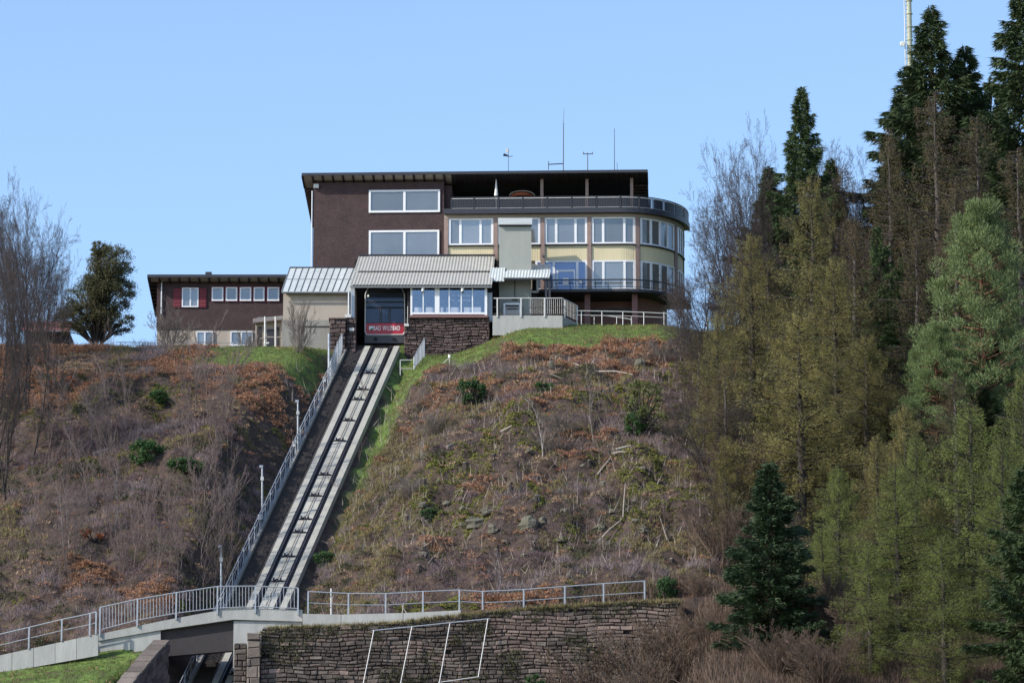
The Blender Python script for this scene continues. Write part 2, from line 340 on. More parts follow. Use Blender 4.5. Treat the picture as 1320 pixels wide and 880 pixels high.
def mounds(name, pts, rmin, rmax, n, ln, wd, m, label, flat=.6, up=.25):
    c = pts[:, :3]; k = len(c); r = RNG.uniform(rmin, rmax, k) ** 1.0; i_ = np.repeat(np.arange(k), n); q = len(i_)
    u_ = RNG.normal(0, 1, (q, 3)); u_[:, 2] = np.abs(u_[:, 2]); u_ /= np.linalg.norm(u_, axis=1, keepdims=True)
    lump = 1 + .28 * np.sin(u_[:, 0] * 5 + i_ * 1.7) * np.cos(u_[:, 1] * 4 + i_ * 2.3)
    p_ = c[i_] + u_ * (r[i_] * lump)[:, None] * np.array([1, 1, flat]) * RNG.uniform(.75, 1.0, q)[:, None]
    D = u_ * .8 + RNG.normal(0, .45, (q, 3)); D[:, 2] += up; D /= np.linalg.norm(D, axis=1, keepdims=True)
    L = ln * RNG.uniform(.5, 1.5, q); W = wd * RNG.uniform(.6, 1.4, q); S = np.cross(D, RNG.normal(0, 1, (q, 3))); S /= np.linalg.norm(S, axis=1, keepdims=True)
    V = np.stack([p_ - S * W[:, None] / 2, p_ + S * W[:, None] / 2, p_ + D * L[:, None]], 1).reshape(-1, 3)
    o = link(name, npmesh(name, V, np.arange(3 * q).reshape(-1, 3)), m, kind='stuff'); o['label'] = label; return o
HB = (-34, 17, 250, 296)
mounds('bracken', scatter(24000, *HB, patch(0)), .18, .5, 55, .13, .06, M['bracken'], 'withered orange brown bracken heaps covering the slopes', .5)
mounds('pale_bracken', scatter(9000, *HB, patch(1)), .15, .4, 45, .13, .05, M['palebracken'], 'pale straw coloured bracken litter on the slopes', .4)
mounds('heather', scatter(11000, *HB, patch(2)), .2, .6, 80, .20, .022, M['heather'], 'purple brown brushwood and heather on the slopes', .7, .5)
mounds('grey_twigs', scatter(7000, *HB, patch(3)), .25, .6, 70, .34, .016, M['twiggrey2'], 'grey violet leafless twigs over the slopes', .8, .8)
mounds('dark_scrub', scatter(9000, *HB, patch(6)), .2, .55, 60, .14, .05, M['scrub'], 'low dark green scrub and undergrowth', .7)
mounds('red_scrub', scatter(9000, *HB, patch(7)), .15, .4, 45, .12, .03, M['twigred'], 'dark red brown low brush and bare soil patches', .4)
stuff('moss', scatter(200000, *HB, patch(4)), 8, .11, .09, 1.1, M['moss'], 'yellow green moss patches between the brush')
stuff('dry_grass', scatter(170000, *HB, patch(5)), 7, .22, .035, .9, M['drygrass'], 'straw coloured tufts of dry grass')
stuff('wood_floor_scrub', scatter(26000, 12, 36, 250, 296, lambda x, y: x > 12), 8, .6, .05, .6, M['scrub'], 'dark undergrowth on the floor of the wood')
stuff('leaf_litter', scatter(26000, -30, 12, 228, 298, lambda x, y: (LW(x, y) > .3) & (fbm(x*.8, y*.8, 181) > .52)), 4, .14, .06, 1.2, M['bracken'], 'brown dead leaves lying in the grass')
stuff('wood_scrub', scatter(30000, 4, 36, 226, 252, lambda x, y: (x > 9) | (y > 249)), 9, .6, .035, .6, M['twigred'], 'red brown twiggy undergrowth at the foot of the wood')
stuff('grass', scatter(120000, -30, 12, 228, 298, lambda x, y: (LW(x, y) > .45)), 5, .14, .035, .55, M['grass'], 'short green grass of the lawns and banks')
stuff('fallen_sticks', scatter(5500, -14, 14, 252, 288, lambda x, y: N3(x, y) > .45), 2, .9, .035, 1.35, M['deadwood'], 'fallen grey sticks lying among the brush', .12)

# ------------------------------------------------------------------ funicular track
def tp(d, y, h=0): return Vector((xt(y) + d, y, T(y) + h))
Y0, Y1 = 226, 296.7
SL = math.hypot(1, SLOPE)
tr = thing('funicular_track', 'pale concrete funicular track climbing the slope to the station', 'railway track', tp(0, 262), None)
def strip(mb, d0, d1, h0, h1, ya=Y0, yb=Y1):
    return mb.hexa([tp(d0, ya, h0), tp(d1, ya, h0), tp(d1, yb, h0), tp(d0, yb, h0)], [tp(d0, ya, h1), tp(d1, ya, h1), tp(d1, yb, h1), tp(d0, yb, h1)])
slab_me = None
step = 3.3
yy = Y0
while yy < Y1 - 1:
    ye = min(yy + step, Y1)
    strip(MB(), -.50, .34, -.5, .02, yy + .02, ye - .03).build('track_slab', M['trackconc'], tr); yy = ye
strip(MB(), -1.15, -.80, -.9, .16).build('side_beam', M['trackconc'], tr)
strip(MB(), .74, 1.1, -1.6, .16).build('side_beam', M['trackconc'], tr)
strip(MB(), -.80, .74, -.6, -.06).build('channel', M['stair'], tr)
strip(MB(), -.70, -.63, -.03, .2).build('rail', M['rail'], tr); strip(MB(), .50, .57, -.03, .2).build('rail', M['rail'], tr)
for dd in (-.76, .60): strip(MB(), dd, dd + .05, .0, .1).build('rail', M['rail'], tr)
MB().tube(tp(-.08, Y0, .12), tp(-.08, Y1, .12), .022, n=5).build('haulage_cable', M['rail'], tr)
vrol = [482, 503, 516, 543, 569, 613, 640, 670, 687, 718, 750, 858, 870]
for v in vrol:
    y = (65.5 - SLOPE * 297) / (kz(v) - SLOPE)
    r = MB(); r.bar(tp(-.5, y, .05), tp(.3, y, .05), .09)
    for q in (-.3, .1): r.tube(tp(q - .05, y, .14), tp(q + .05, y, .14), .13, n=8)
    r.bar(tp(-.33, y, .08), tp(-.1, y + .25, .1), .06); r.build('cable_roller', M['rail'], tr)
for y in np.arange(230, 296, 1.0):
    MB().bar(tp(-.6, y, .015), tp(-.72, y, .03), .05).build('rail_clip', M['rail'], tr)
# stair beside the track
st = thing('service_stair', 'long dark stairway between the railing and the concrete track', 'stairs', tp(-2.2, 262), None)
s = MB(); y = Y0
while y < 297:
    s.poly([tp(-2.3, y, -.05), tp(-1.3, y, -.05), (xt(y+.3)-1.3, y+.3, T(y)-.05), (xt(y+.3)-2.3, y+.3, T(y)-.05), (xt(y+.3)-2.3, y+.3, T(y+.3)-.05), (xt(y+.3)-1.3, y+.3, T(y+.3)-.05)],
           [(0, 1, 2, 3), (3, 2, 5, 4)]); y += .3
s.build('steps', M['stair'], st, kind='stuff')
strip(MB(), -2.42, -2.3, -.7, .12, Y0, 297).build('stringer', M['sidecon'], st); strip(MB(), -1.3, -1.17, -.9, .05, Y0, 297).build('stringer', M['stair'], st)
# stair railing (lattice of tubes)
fr = thing('stair_railing', 'long galvanised lattice railing left of the funicular stairway', 'railing', tp(-2.45, 262), None)
fa, fb = 228, 292.5
for h in (.12, 1.05, .75): MB().tube(tp(-2.45, fa, h), tp(-2.45, fb, h), .035 if h > 1 else .022, n=6).build('rail', M['steel'], fr)
for y in np.arange(fa, fb, 1.6): MB().tube(tp(-2.45, y, -.4), tp(-2.45, y, 1.1), .035).build('post', M['steel'], fr)
lz = MB(); k = 0
for y in np.arange(fa, fb - .4, .4):
    lz.tube(tp(-2.45, y, .12 if k % 2 else .75), tp(-2.45, y + .4, .75 if k % 2 else .12), .012, n=3); k += 1
lz.build('lattice', M['steel'], fr, kind='stuff')
for v, uu in ((506, 422), (590, 380), (685, 333)):
    y = (65.5 - SLOPE * 297) / (kz(v) - SLOPE); MB().box(xt(y)-2.55, xt(y)-2.35, y-.1, y+.1, T(y)+.7, T(y)+1.0).build('junction_box', M['railwhite'], fr)
# lamp posts along the stair
for kx, (u, vt, vb, lab) in enumerate([(384, 516, 575, 'uppermost'), (338, 600, 665, 'middle'), (285, 703, 775, 'lowest before the bridge'), (222, 800, 900, 'one under the bridge')]):
    k_ = kz((vt + vb) / 2 + 30); y = (65.5 - SLOPE * 297) / (kz(vb + 6) - SLOPE) if kx < 3 else 251.5; a = P(u, vb + 4, y); t = P(u, vt, y)
    lp = thing('lamp_post', ['slim steel lamp post beside the railing nearest the station', 'slim steel lamp post halfway down the stair railing', 'slim steel lamp post just above the footbridge railing', 'slim steel lamp post seen below the footbridge deck'][kx], 'lamp post', a, 'lamp posts along the funicular stair')
    MB().tube(a, t, .07, .05, 8).build('pole', M['steel'], lp)
    MB().box(t.x-.16, t.x+.05, t.y-.07, t.y+.07, t.z-.12, t.z+.02).build('lamp_head', M['steel'], lp)
    MB().box(t.x-.08, t.x+.1, t.y-.12, t.y+.02, t.z-.9, t.z-.68).build('junction_box', M['railwhite'], lp)

# ------------------------------------------------------------------ window helper
def window(parent, u0, v0, u1, v1, Y, lights, fw=.09, glass='glass', sill=False, label=None, midbar=None):
    """framed window on a frontal wall; lights = list of mullion u positions (centres)"""
    vm = (v0 + v1) / 2; x0, x1 = X(u0, Y, vm), X(u1, Y, vm); z0, z1 = Z(v1, Y), Z(v0, Y)
    f = MB(); f.box(x0, x0+fw, Y-.06, Y+.04, z0, z1).box(x1-fw, x1, Y-.06, Y+.04, z0, z1).box(x0+fw, x1-fw, Y-.06, Y+.04, z1-fw, z1).box(x0+fw, x1-fw, Y-.06, Y+.04, z0, z0+fw)
    mx = [X(l, Y, vm) for l in lights]
    for m_ in mx: f.box(m_-fw*.6, m_+fw*.6, Y-.05, Y+.04, z0+fw, z1-fw)
    w = f.build('window', M['white'], parent, label)
    e = [x0+fw] + sum([[m_-fw*.6, m_+fw*.6] for m_ in mx], []) + [x1-fw]
    for a, b_ in zip(e[::2], e[1::2]):
        t_ = random.uniform(-.006, .006); g = MB().hexa([(a, Y, z0+fw), (b_, Y+t_, z0+fw), (b_, Y+.03, z0+fw), (a, Y+.03, z0+fw)], [(a, Y+random.uniform(0, .02), z1-fw), (b_, Y+.01, z1-fw), (b_, Y+.04, z1-fw), (a, Y+.04, z1-fw)])
        g.build('pane', M[glass], w)
    if sill: MB().box(x0-.05, x1+.05, Y-.14, Y+.03, z0-.07, z0-.005).build('sill', M['darkmetal'], w)
    return w

# ------------------------------------------------------------------ hotel
HY = 303.0
xL = X(403, HY+1, 300); xs_ = X(800, HY, 300)
hotel = thing('hotel_building', 'large hilltop hotel with dark shingled wing and curved yellow window front', 'hotel', (X(620, HY), HY, Z(410, HY)))
# all shapes are laid out square, then the whole building is turned a little
DW = HY + .25                                                     # dark wing front
xw0, xw1 = X(403, DW, 290), X(572, DW, 290)
MB().box(xw0, xw1, DW, DW+7.4, Z(372, DW), Z(233.5, DW)).build('wall', M['shingle'], hotel, 'dark brown shingled wing wall')
MB().box(xw1-.02, X(582, HY, 250), HY+.6, HY+7, Z(276, HY), Z(236, HY)).build('wall', M['shingle'], hotel, 'short dark wall beside the roof terrace')
window(hotel, 475, 244, 567, 273, DW-.03, [521], .13, label='wide white two pane window near the roof')
window(hotel, 475, 296, 566, 330, DW-.03, [521], .13, label='wide white two pane window above the station roof')
# roof: a thin slab rising towards the front
xr0, xr1 = X(390, HY, 222), X(834, HY, 220)
RYF, RYB = HY-.5, HY+8.0; zf = Z(221.5, RYF); rs = .17
def rz_(y): return zf - (y - RYF) * rs
roof = MB().hexa([(xr0, RYF, rz_(RYF)-.10), (xr1, RYF, rz_(RYF)-.10), (xr1+.1, RYB, rz_(RYB)-.10), (xr0, RYB, rz_(RYB)-.10)], [(xr0, RYF, rz_(RYF)), (xr1, RYF, rz_(RYF)), (xr1+.1, RYB, rz_(RYB)), (xr0, RYB, rz_(RYB))]).build('roof', M['darkmetal'], hotel)
MB().hexa([(xr0-.03, RYF-.05, zf-.16), (xr1+.03, RYF-.05, zf-.16), (xr1+.03, RYF, zf-.16), (xr0-.03, RYF, zf-.16)], [(xr0-.03, RYF-.05, zf+.03), (xr1+.03, RYF-.05, zf+.03), (xr1+.03, RYF, zf+.03), (xr0-.03, RYF, zf+.03)]).build('fascia', M['darkmetal'], roof)
for xe in (xr0-.05, xr1+.003):
    MB().hexa([(xe, RYF, rz_(RYF)-.16), (xe+.05, RYF, rz_(RYF)-.16), (xe+.05, RYB, rz_(RYB)-.16), (xe, RYB, rz_(RYB)-.16)], [(xe, RYF, rz_(RYF)+.03), (xe+.05, RYF, rz_(RYF)+.03), (xe+.05, RYB, rz_(RYB)+.03), (xe, RYB, rz_(RYB)+.03)]).build('fascia', M['darkmetal'], roof)
nr = 34; sp_ = (xr1 - xr0) / nr
for k in range(nr + 1):
    x = xr0 + k * sp_
    MB().hexa([(x-.07, RYF+.02, zf-.21), (x+.07, RYF+.02, zf-.21), (x+.07, HY+1.4, rz_(HY+1.4)-.21), (x-.07, HY+1.4, rz_(HY+1.4)-.21)], [(x-.07, RYF+.02, zf-.13), (x+.07, RYF+.02, zf-.13), (x+.07, HY+1.4, rz_(HY+1.4)-.13), (x-.07, HY+1.4, rz_(HY+1.4)-.13)]).build('rafter', M['darkwood'], roof)
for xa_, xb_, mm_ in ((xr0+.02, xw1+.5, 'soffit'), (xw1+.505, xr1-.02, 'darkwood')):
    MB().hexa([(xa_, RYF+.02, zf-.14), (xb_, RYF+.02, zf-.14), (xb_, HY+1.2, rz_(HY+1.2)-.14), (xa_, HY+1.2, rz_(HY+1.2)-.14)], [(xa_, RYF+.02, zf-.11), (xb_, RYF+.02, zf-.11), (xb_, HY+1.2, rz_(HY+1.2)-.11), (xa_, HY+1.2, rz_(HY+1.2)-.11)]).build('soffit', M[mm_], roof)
for k in range(14):                                                # eave on the left gable: short outriggers
    y = HY + 1.5 + k * .48
    for xa, xb in ((xr0+.02, xw0+.1), (xr1-1.0, xr1-.02)):
        MB().hexa([(xa, y, rz_(y)-.26), (xb, y, rz_(y)-.26), (xb, y+.12, rz_(y)-.28), (xa, y+.12, rz_(y)-.28)], [(xa, y, rz_(y)-.12), (xb, y, rz_(y)-.12), (xb, y+.12, rz_(y)-.14), (xa, y+.12, rz_(y)-.14)]).build('rafter', M['darkwood'], roof)
MB().hexa([(xr0+.02, HY+1.2, rz_(HY+1.2)-.14), (xw0+.02, HY+1.2, rz_(HY+1.2)-.14), (xw0+.02, RYB, rz_(RYB)-.14), (xr0+.02, RYB, rz_(RYB)-.14)], [(xr0+.02, HY+1.2, rz_(HY+1.2)-.11), (xw0+.02, HY+1.2, rz_(HY+1.2)-.11), (xw0+.02, RYB, rz_(RYB)-.11), (xr0+.02, RYB, rz_(RYB)-.11)]).build('soffit', M['soffit'], roof)
MB().tube((xw0-.08, DW-.02, Z(244, DW)), (xw0-.08, DW+.0, Z(345, DW)), .05).build('downpipe', M['steel'], hotel)
MB().tube((X(570, HY), HY+.5, Z(236, HY)), (X(570, HY), HY+.5, Z(340, HY)), .05).build('downpipe', M['darkmetal'], hotel)
MB().box(X(404, DW)-.1, X(404, DW)+.25, DW-.2, DW-.02, Z(241, DW), Z(236, DW)).build('floodlight', M['railwhite'], hotel)

# curved wing: straight front then an elliptical end
AX, BY = X(876, HY+5, 300) - xs_, 4.7
def cpt(t, o):                                  # t<=0 straight (metres left of the bend), 0..90 degrees round the bend, >90 back
    if t <= 0: return (xs_ + t, HY - o)
    if t <= 90: return (xs_ + (AX + o) * math.sin(R(t)), HY + BY - (BY + o) * math.cos(R(t)))
    return (xs_ + AX + o, HY + BY + (t - 90) / 10)
def ts(t0, t1, stepd=5):
    a = [t0]; c = [k for k in [0] + list(np.arange(stepd, 91, stepd)) + [110, 130] if t0 < k < t1]
    return a + c + [t1]
def band(t0, t1, o0, o1, z0, z1, stepd=5):
    m_ = MB(); T_ = ts(t0, t1, stepd); n = len(T_); v = []
    for t in T_:
        a = cpt(t, o0); c = cpt(t, o1); v += [(a[0], a[1], z0), (c[0], c[1], z0), (c[0], c[1], z1), (a[0], a[1], z1)]
    f = []
    for k in range(n - 1):
        q = 4 * k
        for j in range(4): f.append((q + j, q + 4 + j, q + 4 + (j + 1) % 4, q + (j + 1) % 4))
    f += [(0, 1, 2, 3), (4*n-1, 4*n-2, 4*n-3, 4*n-4)]
    return m_.poly(v, f)
def tu(u):                                      # image column -> t
    x = X(u, HY, 300)
    if x <= xs_: return x - xs_
    x = X(u, HY+1.5, 300); return math.degrees(math.asin(min(1, (x - xs_) / AX)))
zd1 = Z(272, HY); zd0 = Z(277.5, HY)
tL = tu(572.5)
band(tL, 93, -4.0, .38, zd0+.03, zd1).build('terrace_deck', M['darkmetal'], hotel)
band(tL, 93, .38, .50, zd0+.0, zd1+.06).build('deck_fascia', M['darkmetal'], hotel)
zw1, zw0 = Z(281.5, HY), Z(316, HY); zy0 = Z(337, HY); zl0 = Z(375, HY)
band(tL, 130, -.3, .12, zw1, zd0+.03).build('lintel_band', M['beige'], hotel)
band(tL, 130, -.25, -.15, zl0, zw1).build('wall', M['beige'], hotel)
pil = [575, 639, 699.5, 759.5, 820.5]
pt = [tu(p) for p in pil] + [62.0, 92]
for t in pt:
    w = .14 if t <= 0 else math.degrees(.14 / ((AX if t < 45 else BY)))
    band(t - w, t + w, -.15, .10, zl0, zw1).build('pilaster', M['pilaster'], hotel)
def cwin(t0, t1, z0, z1, mull, glass='glass', label=None):
    f = .115; conv = lambda t, d: t + (d if t <= 0 else math.degrees(d / (AX if t < 40 else BY)))
    F_ = MB()
    for q in (band(t0, conv(t0, f*1.3), -.08, .05, z0, z1), band(conv(t1, -f*1.3), t1, -.08, .05, z0, z1), band(conv(t0, f*1.3), conv(t1, -f*1.3), -.08, .045, z1-f, z1), band(conv(t0, f*1.3), conv(t1, -f*1.3), -.08, .045, z0, z0+f)): F_.poly(q.v, q.f)
    for m_ in mull: q = band(conv(m_, -f*.7), conv(m_, f*.7), -.08, .04, z0+f, z1-f); F_.poly(q.v, q.f)
    w = F_.build('window', M['white'], hotel, label)
    e = [conv(t0, f*1.3)] + sum([[conv(m_, -f*.7), conv(m_, f*.7)] for m_ in mull], []) + [conv(t1, -f*1.3)]
    for a, b_ in zip(e[::2], e[1::2]): band(a, b_, -.07, random.uniform(-.02, .0), z0+f, z1-f).build('pane', M[glass], w)
    band(t0, t1, .05, .16, z0-.08, z0-.01).build('sill', M['darkmetal'], w)
    return w
gap = .16
for ua, ub, mu in ((578, 636, [593.5, 619.5]), (642, 696.5, [657, 681]), (702, 757, [717, 742]), (762.5, 818, [777.5, 804])):
    cwin(tu(ua), tu(ub), zw0, zw1, [tu(q) for q in mu])
for ua, ub, mu in ((762.5, 818, [777.5, 804]),):
    cwin(tu(ua), tu(ub), zl0, zy0, [tu(q) for q in mu])
t0 = tu(824)
for z0, z1 in ((zw0, zw1), (zl0, zy0)):
    cwin(t0, 59, z0, z1, [t0 + (59 - t0) * k for k in (.27, .52, .76)]); cwin(65, 89, z0, z1, [73, 81])
# entrance glazing
ew = cwin(tu(690), tu(757), zl0, zy0, [tu(714), tu(744)], 'blueglass', 'blue tinted entrance glazing')
dr = MB(); Yd = HY-.07
for a, b_, c, d_ in ((717.5, 348.5, 719.5, 375), (739.5, 348.5, 741.5, 375), (719.5, 348.5, 739.5, 351.5)): dr.rect(a, b_, c, d_, Yd, .06)
door = dr.build('door', M['white'], hotel); MB().rect(719.7, 351.8, 739.3, 375, Yd+.02, .03).build('pane', M['blueglass'], door)
MB().rect(725.5, 359, 733, 368.5, Yd-.03, .01).build('notice', M['print'], door, 'white paper notice taped to the entrance door'); MB().rect(746.5, 361, 751, 366.5, Yd-.02, .01).build('notice', M['print'], hotel)
# yellow panels between floors: ribbed
def ribs(t0, t1):
    m_ = band(t0, t1, -.1, .0, zy0+.02, zw0-.1); conv = 1
    t = t0
    while t < t1 - .02:
        st_ = .16 if t <= 0 else math.degrees(.16 / ((AX + BY) / 2)); w_ = st_ * .45
        if t + w_ < t1:
            q = band(t, t + w_, .0, .012, zy0+.02, zw0-.1); m_.poly(q.v, q.f)
        t += st_
    return m_
bs = [tu(578), tu(636), tu(642), tu(696.5), tu(702), tu(757), tu(762.5), tu(818), t0, 59, 65, 89]
for a, b_ in zip(bs[::2], bs[1::2]): ribs(a, b_).build('yellow_panel', M['yellow'], hotel)
# slab under the glazed floor and the undercroft
zs0 = Z(379.5, HY)
band(tL, 93, -4.0, .55, zs0, zl0-.05).build('balcony_slab', M['darkmetal'], hotel)
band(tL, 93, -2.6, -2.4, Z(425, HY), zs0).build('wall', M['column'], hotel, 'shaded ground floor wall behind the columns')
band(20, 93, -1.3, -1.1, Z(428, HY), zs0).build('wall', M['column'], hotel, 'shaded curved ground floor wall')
MB().box(X(760, HY-.2)-1, X(760, HY-.2)+4, HY+2.2, HY+2.34, Z(405, HY+2), Z(398, HY+2)).build('vent_grille', M['darkmetal'], hotel)
for u in (757, 818): MB().rect(u-3.6, 379.6, u+3.6, 425, HY+.3, .38).build('column', M['column'], hotel)
# balcony railing of the glazed floor
br = band(tu(700), 92, .48, .52, Z(360.5, HY-1), Z(358.8, HY-1)); q = band(tu(700), 92, .485, .515, Z(369, HY-1), Z(368.4, HY-1)); br.poly(q.v, q.f)
balr = br.build('balcony_railing', M['darkmetal'], hotel)
for t in list(np.linspace(tu(702), 0, 7)) + list(np.linspace(14, 88, 7)):
    a = cpt(t, .50); MB().tube((a[0], a[1], zl0-.06), (a[0], a[1], Z(360, HY-1)), .018, n=5).build('post', M['darkmetal'], balr)
# roof terrace railing
rp = [tu(u) for u in (582, 611.5, 643, 674.5, 706, 737.5, 769.5)] + [0, 16, 28, 40, 54, 70, 88]
zr0, zr1 = zd1 + .1, Z(253.5, HY-.5)
terr = band(rp[0], 93, .34, .42, zr1-.05, zr1).build('terrace_railing', M['darkmetal'], hotel)
for t in rp:
    a = cpt(t, .38); MB().box(a[0]-.04, a[0]+.04, a[1]-.04, a[1]+.04, zd1, zr1-.05).build('post', M['darkmetal'], terr)
for a, b_ in zip(rp, rp[1:] + [93]):
    g = .06 if a < 0 else 1.0
    m_ = MB(); t = a + g; i_ = 0
    while t < b_ - g:
        st_ = .11 if t <= 0 else 1.35
        q = band(t, min(t + st_ * .82, b_ - g), .36, .39, zr0, zr1-.14); m_.poly(q.v, q.f); t += st_
    pn = m_.build('railing_panel', M['darkmetal'], terr)
    band(a + g, b_ - g, .35, .43, zr1-.13, zr1-.09).build('edge_strip', M['railwhite'], pn); band(a + g, b_ - g, .35, .43, zr0-.05, zr0-.005).build('edge_strip', M['railwhite'], pn)
# loggia behind the terrace
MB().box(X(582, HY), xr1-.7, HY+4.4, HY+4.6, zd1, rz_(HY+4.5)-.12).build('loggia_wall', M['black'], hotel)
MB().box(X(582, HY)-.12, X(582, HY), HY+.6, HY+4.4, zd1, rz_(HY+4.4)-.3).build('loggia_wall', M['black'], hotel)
for u in (698.5, 757, 815): MB().box(X(u, HY)-.1, X(u, HY)+.1, HY+.4, HY+.62, zd1, rz_(HY+.5)-.13).build('post', M['pilaster'], hotel)
for u in (671, 727, 787): MB().tube((X(u, HY), HY+2.4, Z(243, HY+2.4)), (X(u, HY), HY+2.4, Z(240.5, HY+2.4)), .16, .1, 8).build('ceiling_lamp', M['plank'], hotel)
hotel.rotation_euler = (0, 0, R(-2.3))
# things on the terrace and the roof
pa = thing('closed_parasol', 'closed white parasol standing on the roof terrace', 'parasol', (X(640, HY), HY+.1, zd1))
MB().tube((X(639.5, HY), HY+.1, zd1), (X(639.5, HY), HY+.1, Z(231, HY)), .03).build('pole', M['railwhite'], pa)
MB().tube((X(639.5, HY), HY+.1, Z(252, HY)), (X(639.5, HY), HY+.1, Z(233, HY)), .13, .04, 8).build('canopy', M['canvas'], pa)
ob = thing('open_parasol', 'low open orange brown parasol dome above the terrace railing', 'parasol', (X(672, HY), HY+1.6, zd1))
m_ = MB(); cx, cy, cz = X(673, HY+1.6, 250), HY+1.6, Z(255.5, HY+1.6); rr = .85
for k in range(12):
    for j in range(3):
        f = lambda a, b_: (cx + rr*math.cos(a)*math.cos(b_), cy + rr*math.sin(a)*math.cos(b_), cz + .42*math.sin(b_))
        a0, a1 = 2*PI*k/12, 2*PI*(k+1)/12; b0, b1 = PI/6*j, PI/6*(j+1)
        m_.poly([f(a0, b0), f(a1, b0), f(a1, b1), f(a0, b1)], [(0, 1, 2, 3)])
m_.build('canopy', M['orange'], ob); MB().tube((cx, cy, zd1), (cx, cy, cz+.4), .03).build('pole', M['darkmetal'], ob)
mm = MB()
for k in range(8):
    a, b_ = PI*k/8, PI*(k+1)/8; mm.tube((cx-math.cos(a)*rr, cy-.62, cz+math.sin(a)*.36), (cx-math.cos(b_)*rr, cy-.62, cz+math.sin(b_)*.36), .03, n=5)
mm.build('rim', M['soffit'], ob)
ry = HY + 2.2
def rb(u): return Vector((X(u, ry, 220), ry, rz_(ry) - .05))
def mast_thing(name, label, cat, u): return thing(name, label, cat, rb(u))
a = mast_thing('wind_sensor', 'small wind vane on thin pole, leftmost on the hotel roof', 'wind vane', 655)
MB().tube(rb(655), P(655.5, 192, ry), .025, .02).build('pole', M['darkmetal'], a); MB().tube(P(649, 199.5, ry), P(655, 201, ry), .10, .05, 8).build('horn', M['darkmetal'], a)
MB().bar(P(655, 202, ry), P(661, 201.5, ry), .03).build('arm', M['darkmetal'], a); MB().box(X(652, ry), X(655, ry), ry-.02, ry+.02, Z(197, ry), Z(192, ry)).build('vane', M['railwhite'], a)
a = mast_thing('antenna_mast', 'tallest thin antenna with side arm on the hotel roof', 'antenna', 726)
MB().tube(rb(726), P(726.3, 159, ry), .04, .03).build('pole', M['darkmetal'], a); MB().tube(P(726.3, 159, ry), P(727.2, 140, ry), .018, .01).build('whip', M['darkmetal'], a)
MB().bar(P(707, 212, ry), P(726, 211, ry), .05).build('arm', M['darkmetal'], a); MB().tube(P(707, 219, ry), P(707, 208, ry), .03).build('pin', M['darkmetal'], a)
a = mast_thing('anemometer', 'short forked anemometer between the two tall roof antennas', 'anemometer', 757.5)
MB().tube(rb(757.5), P(757.5, 197, ry), .04, .03).build('pole', M['darkmetal'], a); MB().bar(P(752, 198.5, ry), P(763.5, 198.5, ry), .04).build('arm', M['darkmetal'], a)
for u in (752, 763.5): MB().tube(P(u, 199, ry), P(u, 196, ry), .05, .03).build('cup', M['darkmetal'], a)
a = mast_thing('antenna_mast', 'plain thin antenna rod rightmost on the hotel roof', 'antenna', 792)
MB().tube(rb(792), P(792, 166, ry), .035, .02).build('pole', M['darkmetal'], a); MB().tube(rb(795.5), P(795.5, 210, ry), .02).build('pin', M['darkmetal'], a)

# ------------------------------------------------------------------ lift tower with its little roofs, side booth
TY = 299.0
lt = thing('lift_tower', 'grey green lift tower with small pale roof before the hotel', 'lift tower', (X(664, TY), TY, Z(405, TY)))
MB().box(X(643.5, TY), X(685, TY), TY, TY+2.2, Z(405, TY), Z(290, TY)).build('wall', M['tower'], lt)
MB().hexa([P(642, 289.5, TY-.25), P(686, 289.5, TY-.25), P(686, 283, TY+2.3), P(642, 283, TY+2.3)], [P(642, 287.5, TY-.25), P(686, 287.5, TY-.25), P(686, 281, TY+2.3), P(642, 281, TY+2.3)]).build('roof', M['roofpale'], lt)
MB().rect(643, 288, 685.5, 292, TY-.04, .04).build('edge_strip', M['darkmetal'], lt)  # dark strip drawn in as the roof's shadow on the tower wall
sh = MB()
u = 644.5
while u < 684: sh.rect(u, 359, u+1.1, 407, TY-.04, .04); u += 2.6
sh.build('sheet_ribs', M['tower'], lt); MB().rect(663, 359, 664.2, 385, TY-.06, .02).build('door_gap', M['darkmetal'], lt); MB().rect(660, 385, 667, 387, TY-.09, .05).build('handle', M['darkmetal'], lt)
cn = thing('canopy_roof', 'pale lean-to canopy roof round the lift tower foot', 'canopy', (X(670, TY), TY-1, Z(360, TY-1)))
def corr(mb, x0a, x1a, ya, za, x0b, x1b, yb, zb, pitch=.2, amp=.022, th=.03, wob=0):
    n = int((x1a - x0a) / (pitch / 4)); v = []; f = []
    for k in range(n + 1):
        t = k / n; h = amp * math.sin(2*PI*k/4 + .3)
        v += [(x0a+(x1a-x0a)*t, ya, za+h), (x0b+(x1b-x0b)*t, yb, zb+h), (x0a+(x1a-x0a)*t, ya, za+h-th), (x0b+(x1b-x0b)*t, yb, zb+h-th)]
    for k in range(n):
        q = 4*k; f += [(q, q+4, q+5, q+1), (q+2, q+3, q+7, q+6), (q, q+2, q+6, q+4), (q+1, q+5, q+7, q+3)]
    return mb.poly(v, f)
ca, cb = TY-1.3, TY-.02
corr(MB(), X(649, ca), X(708, ca), ca, Z(357.5, ca), X(650, cb), X(710, cb), cb, Z(348, cb)).build('roof_sheet', M['roofpale'], cn)
corr(MB(), X(629, ca), X(650, ca), ca+.2, Z(361, ca), X(633, cb), X(651, cb), cb, Z(345, cb)).build('roof_sheet', M['roofpale'], cn)
corr(MB(), X(685.2, TY), X(709, TY), TY, Z(348.3, TY), X(685.2, TY+2.6), X(710, TY+2.6), TY+2.6, Z(341, TY+2.6)).build('roof_sheet', M['roofpale'], cn)
MB().rect(649, 358, 708, 360.3, ca, .06).build('fascia', M['darkmetal'], cn)
for uu in (704, 708.5): MB().box(X(uu, ca)-.07, X(uu, ca)+.07, ca+.08, ca+.22, Z(406, ca), Z(359, ca)).build('post', M['darkmetal'], cn)
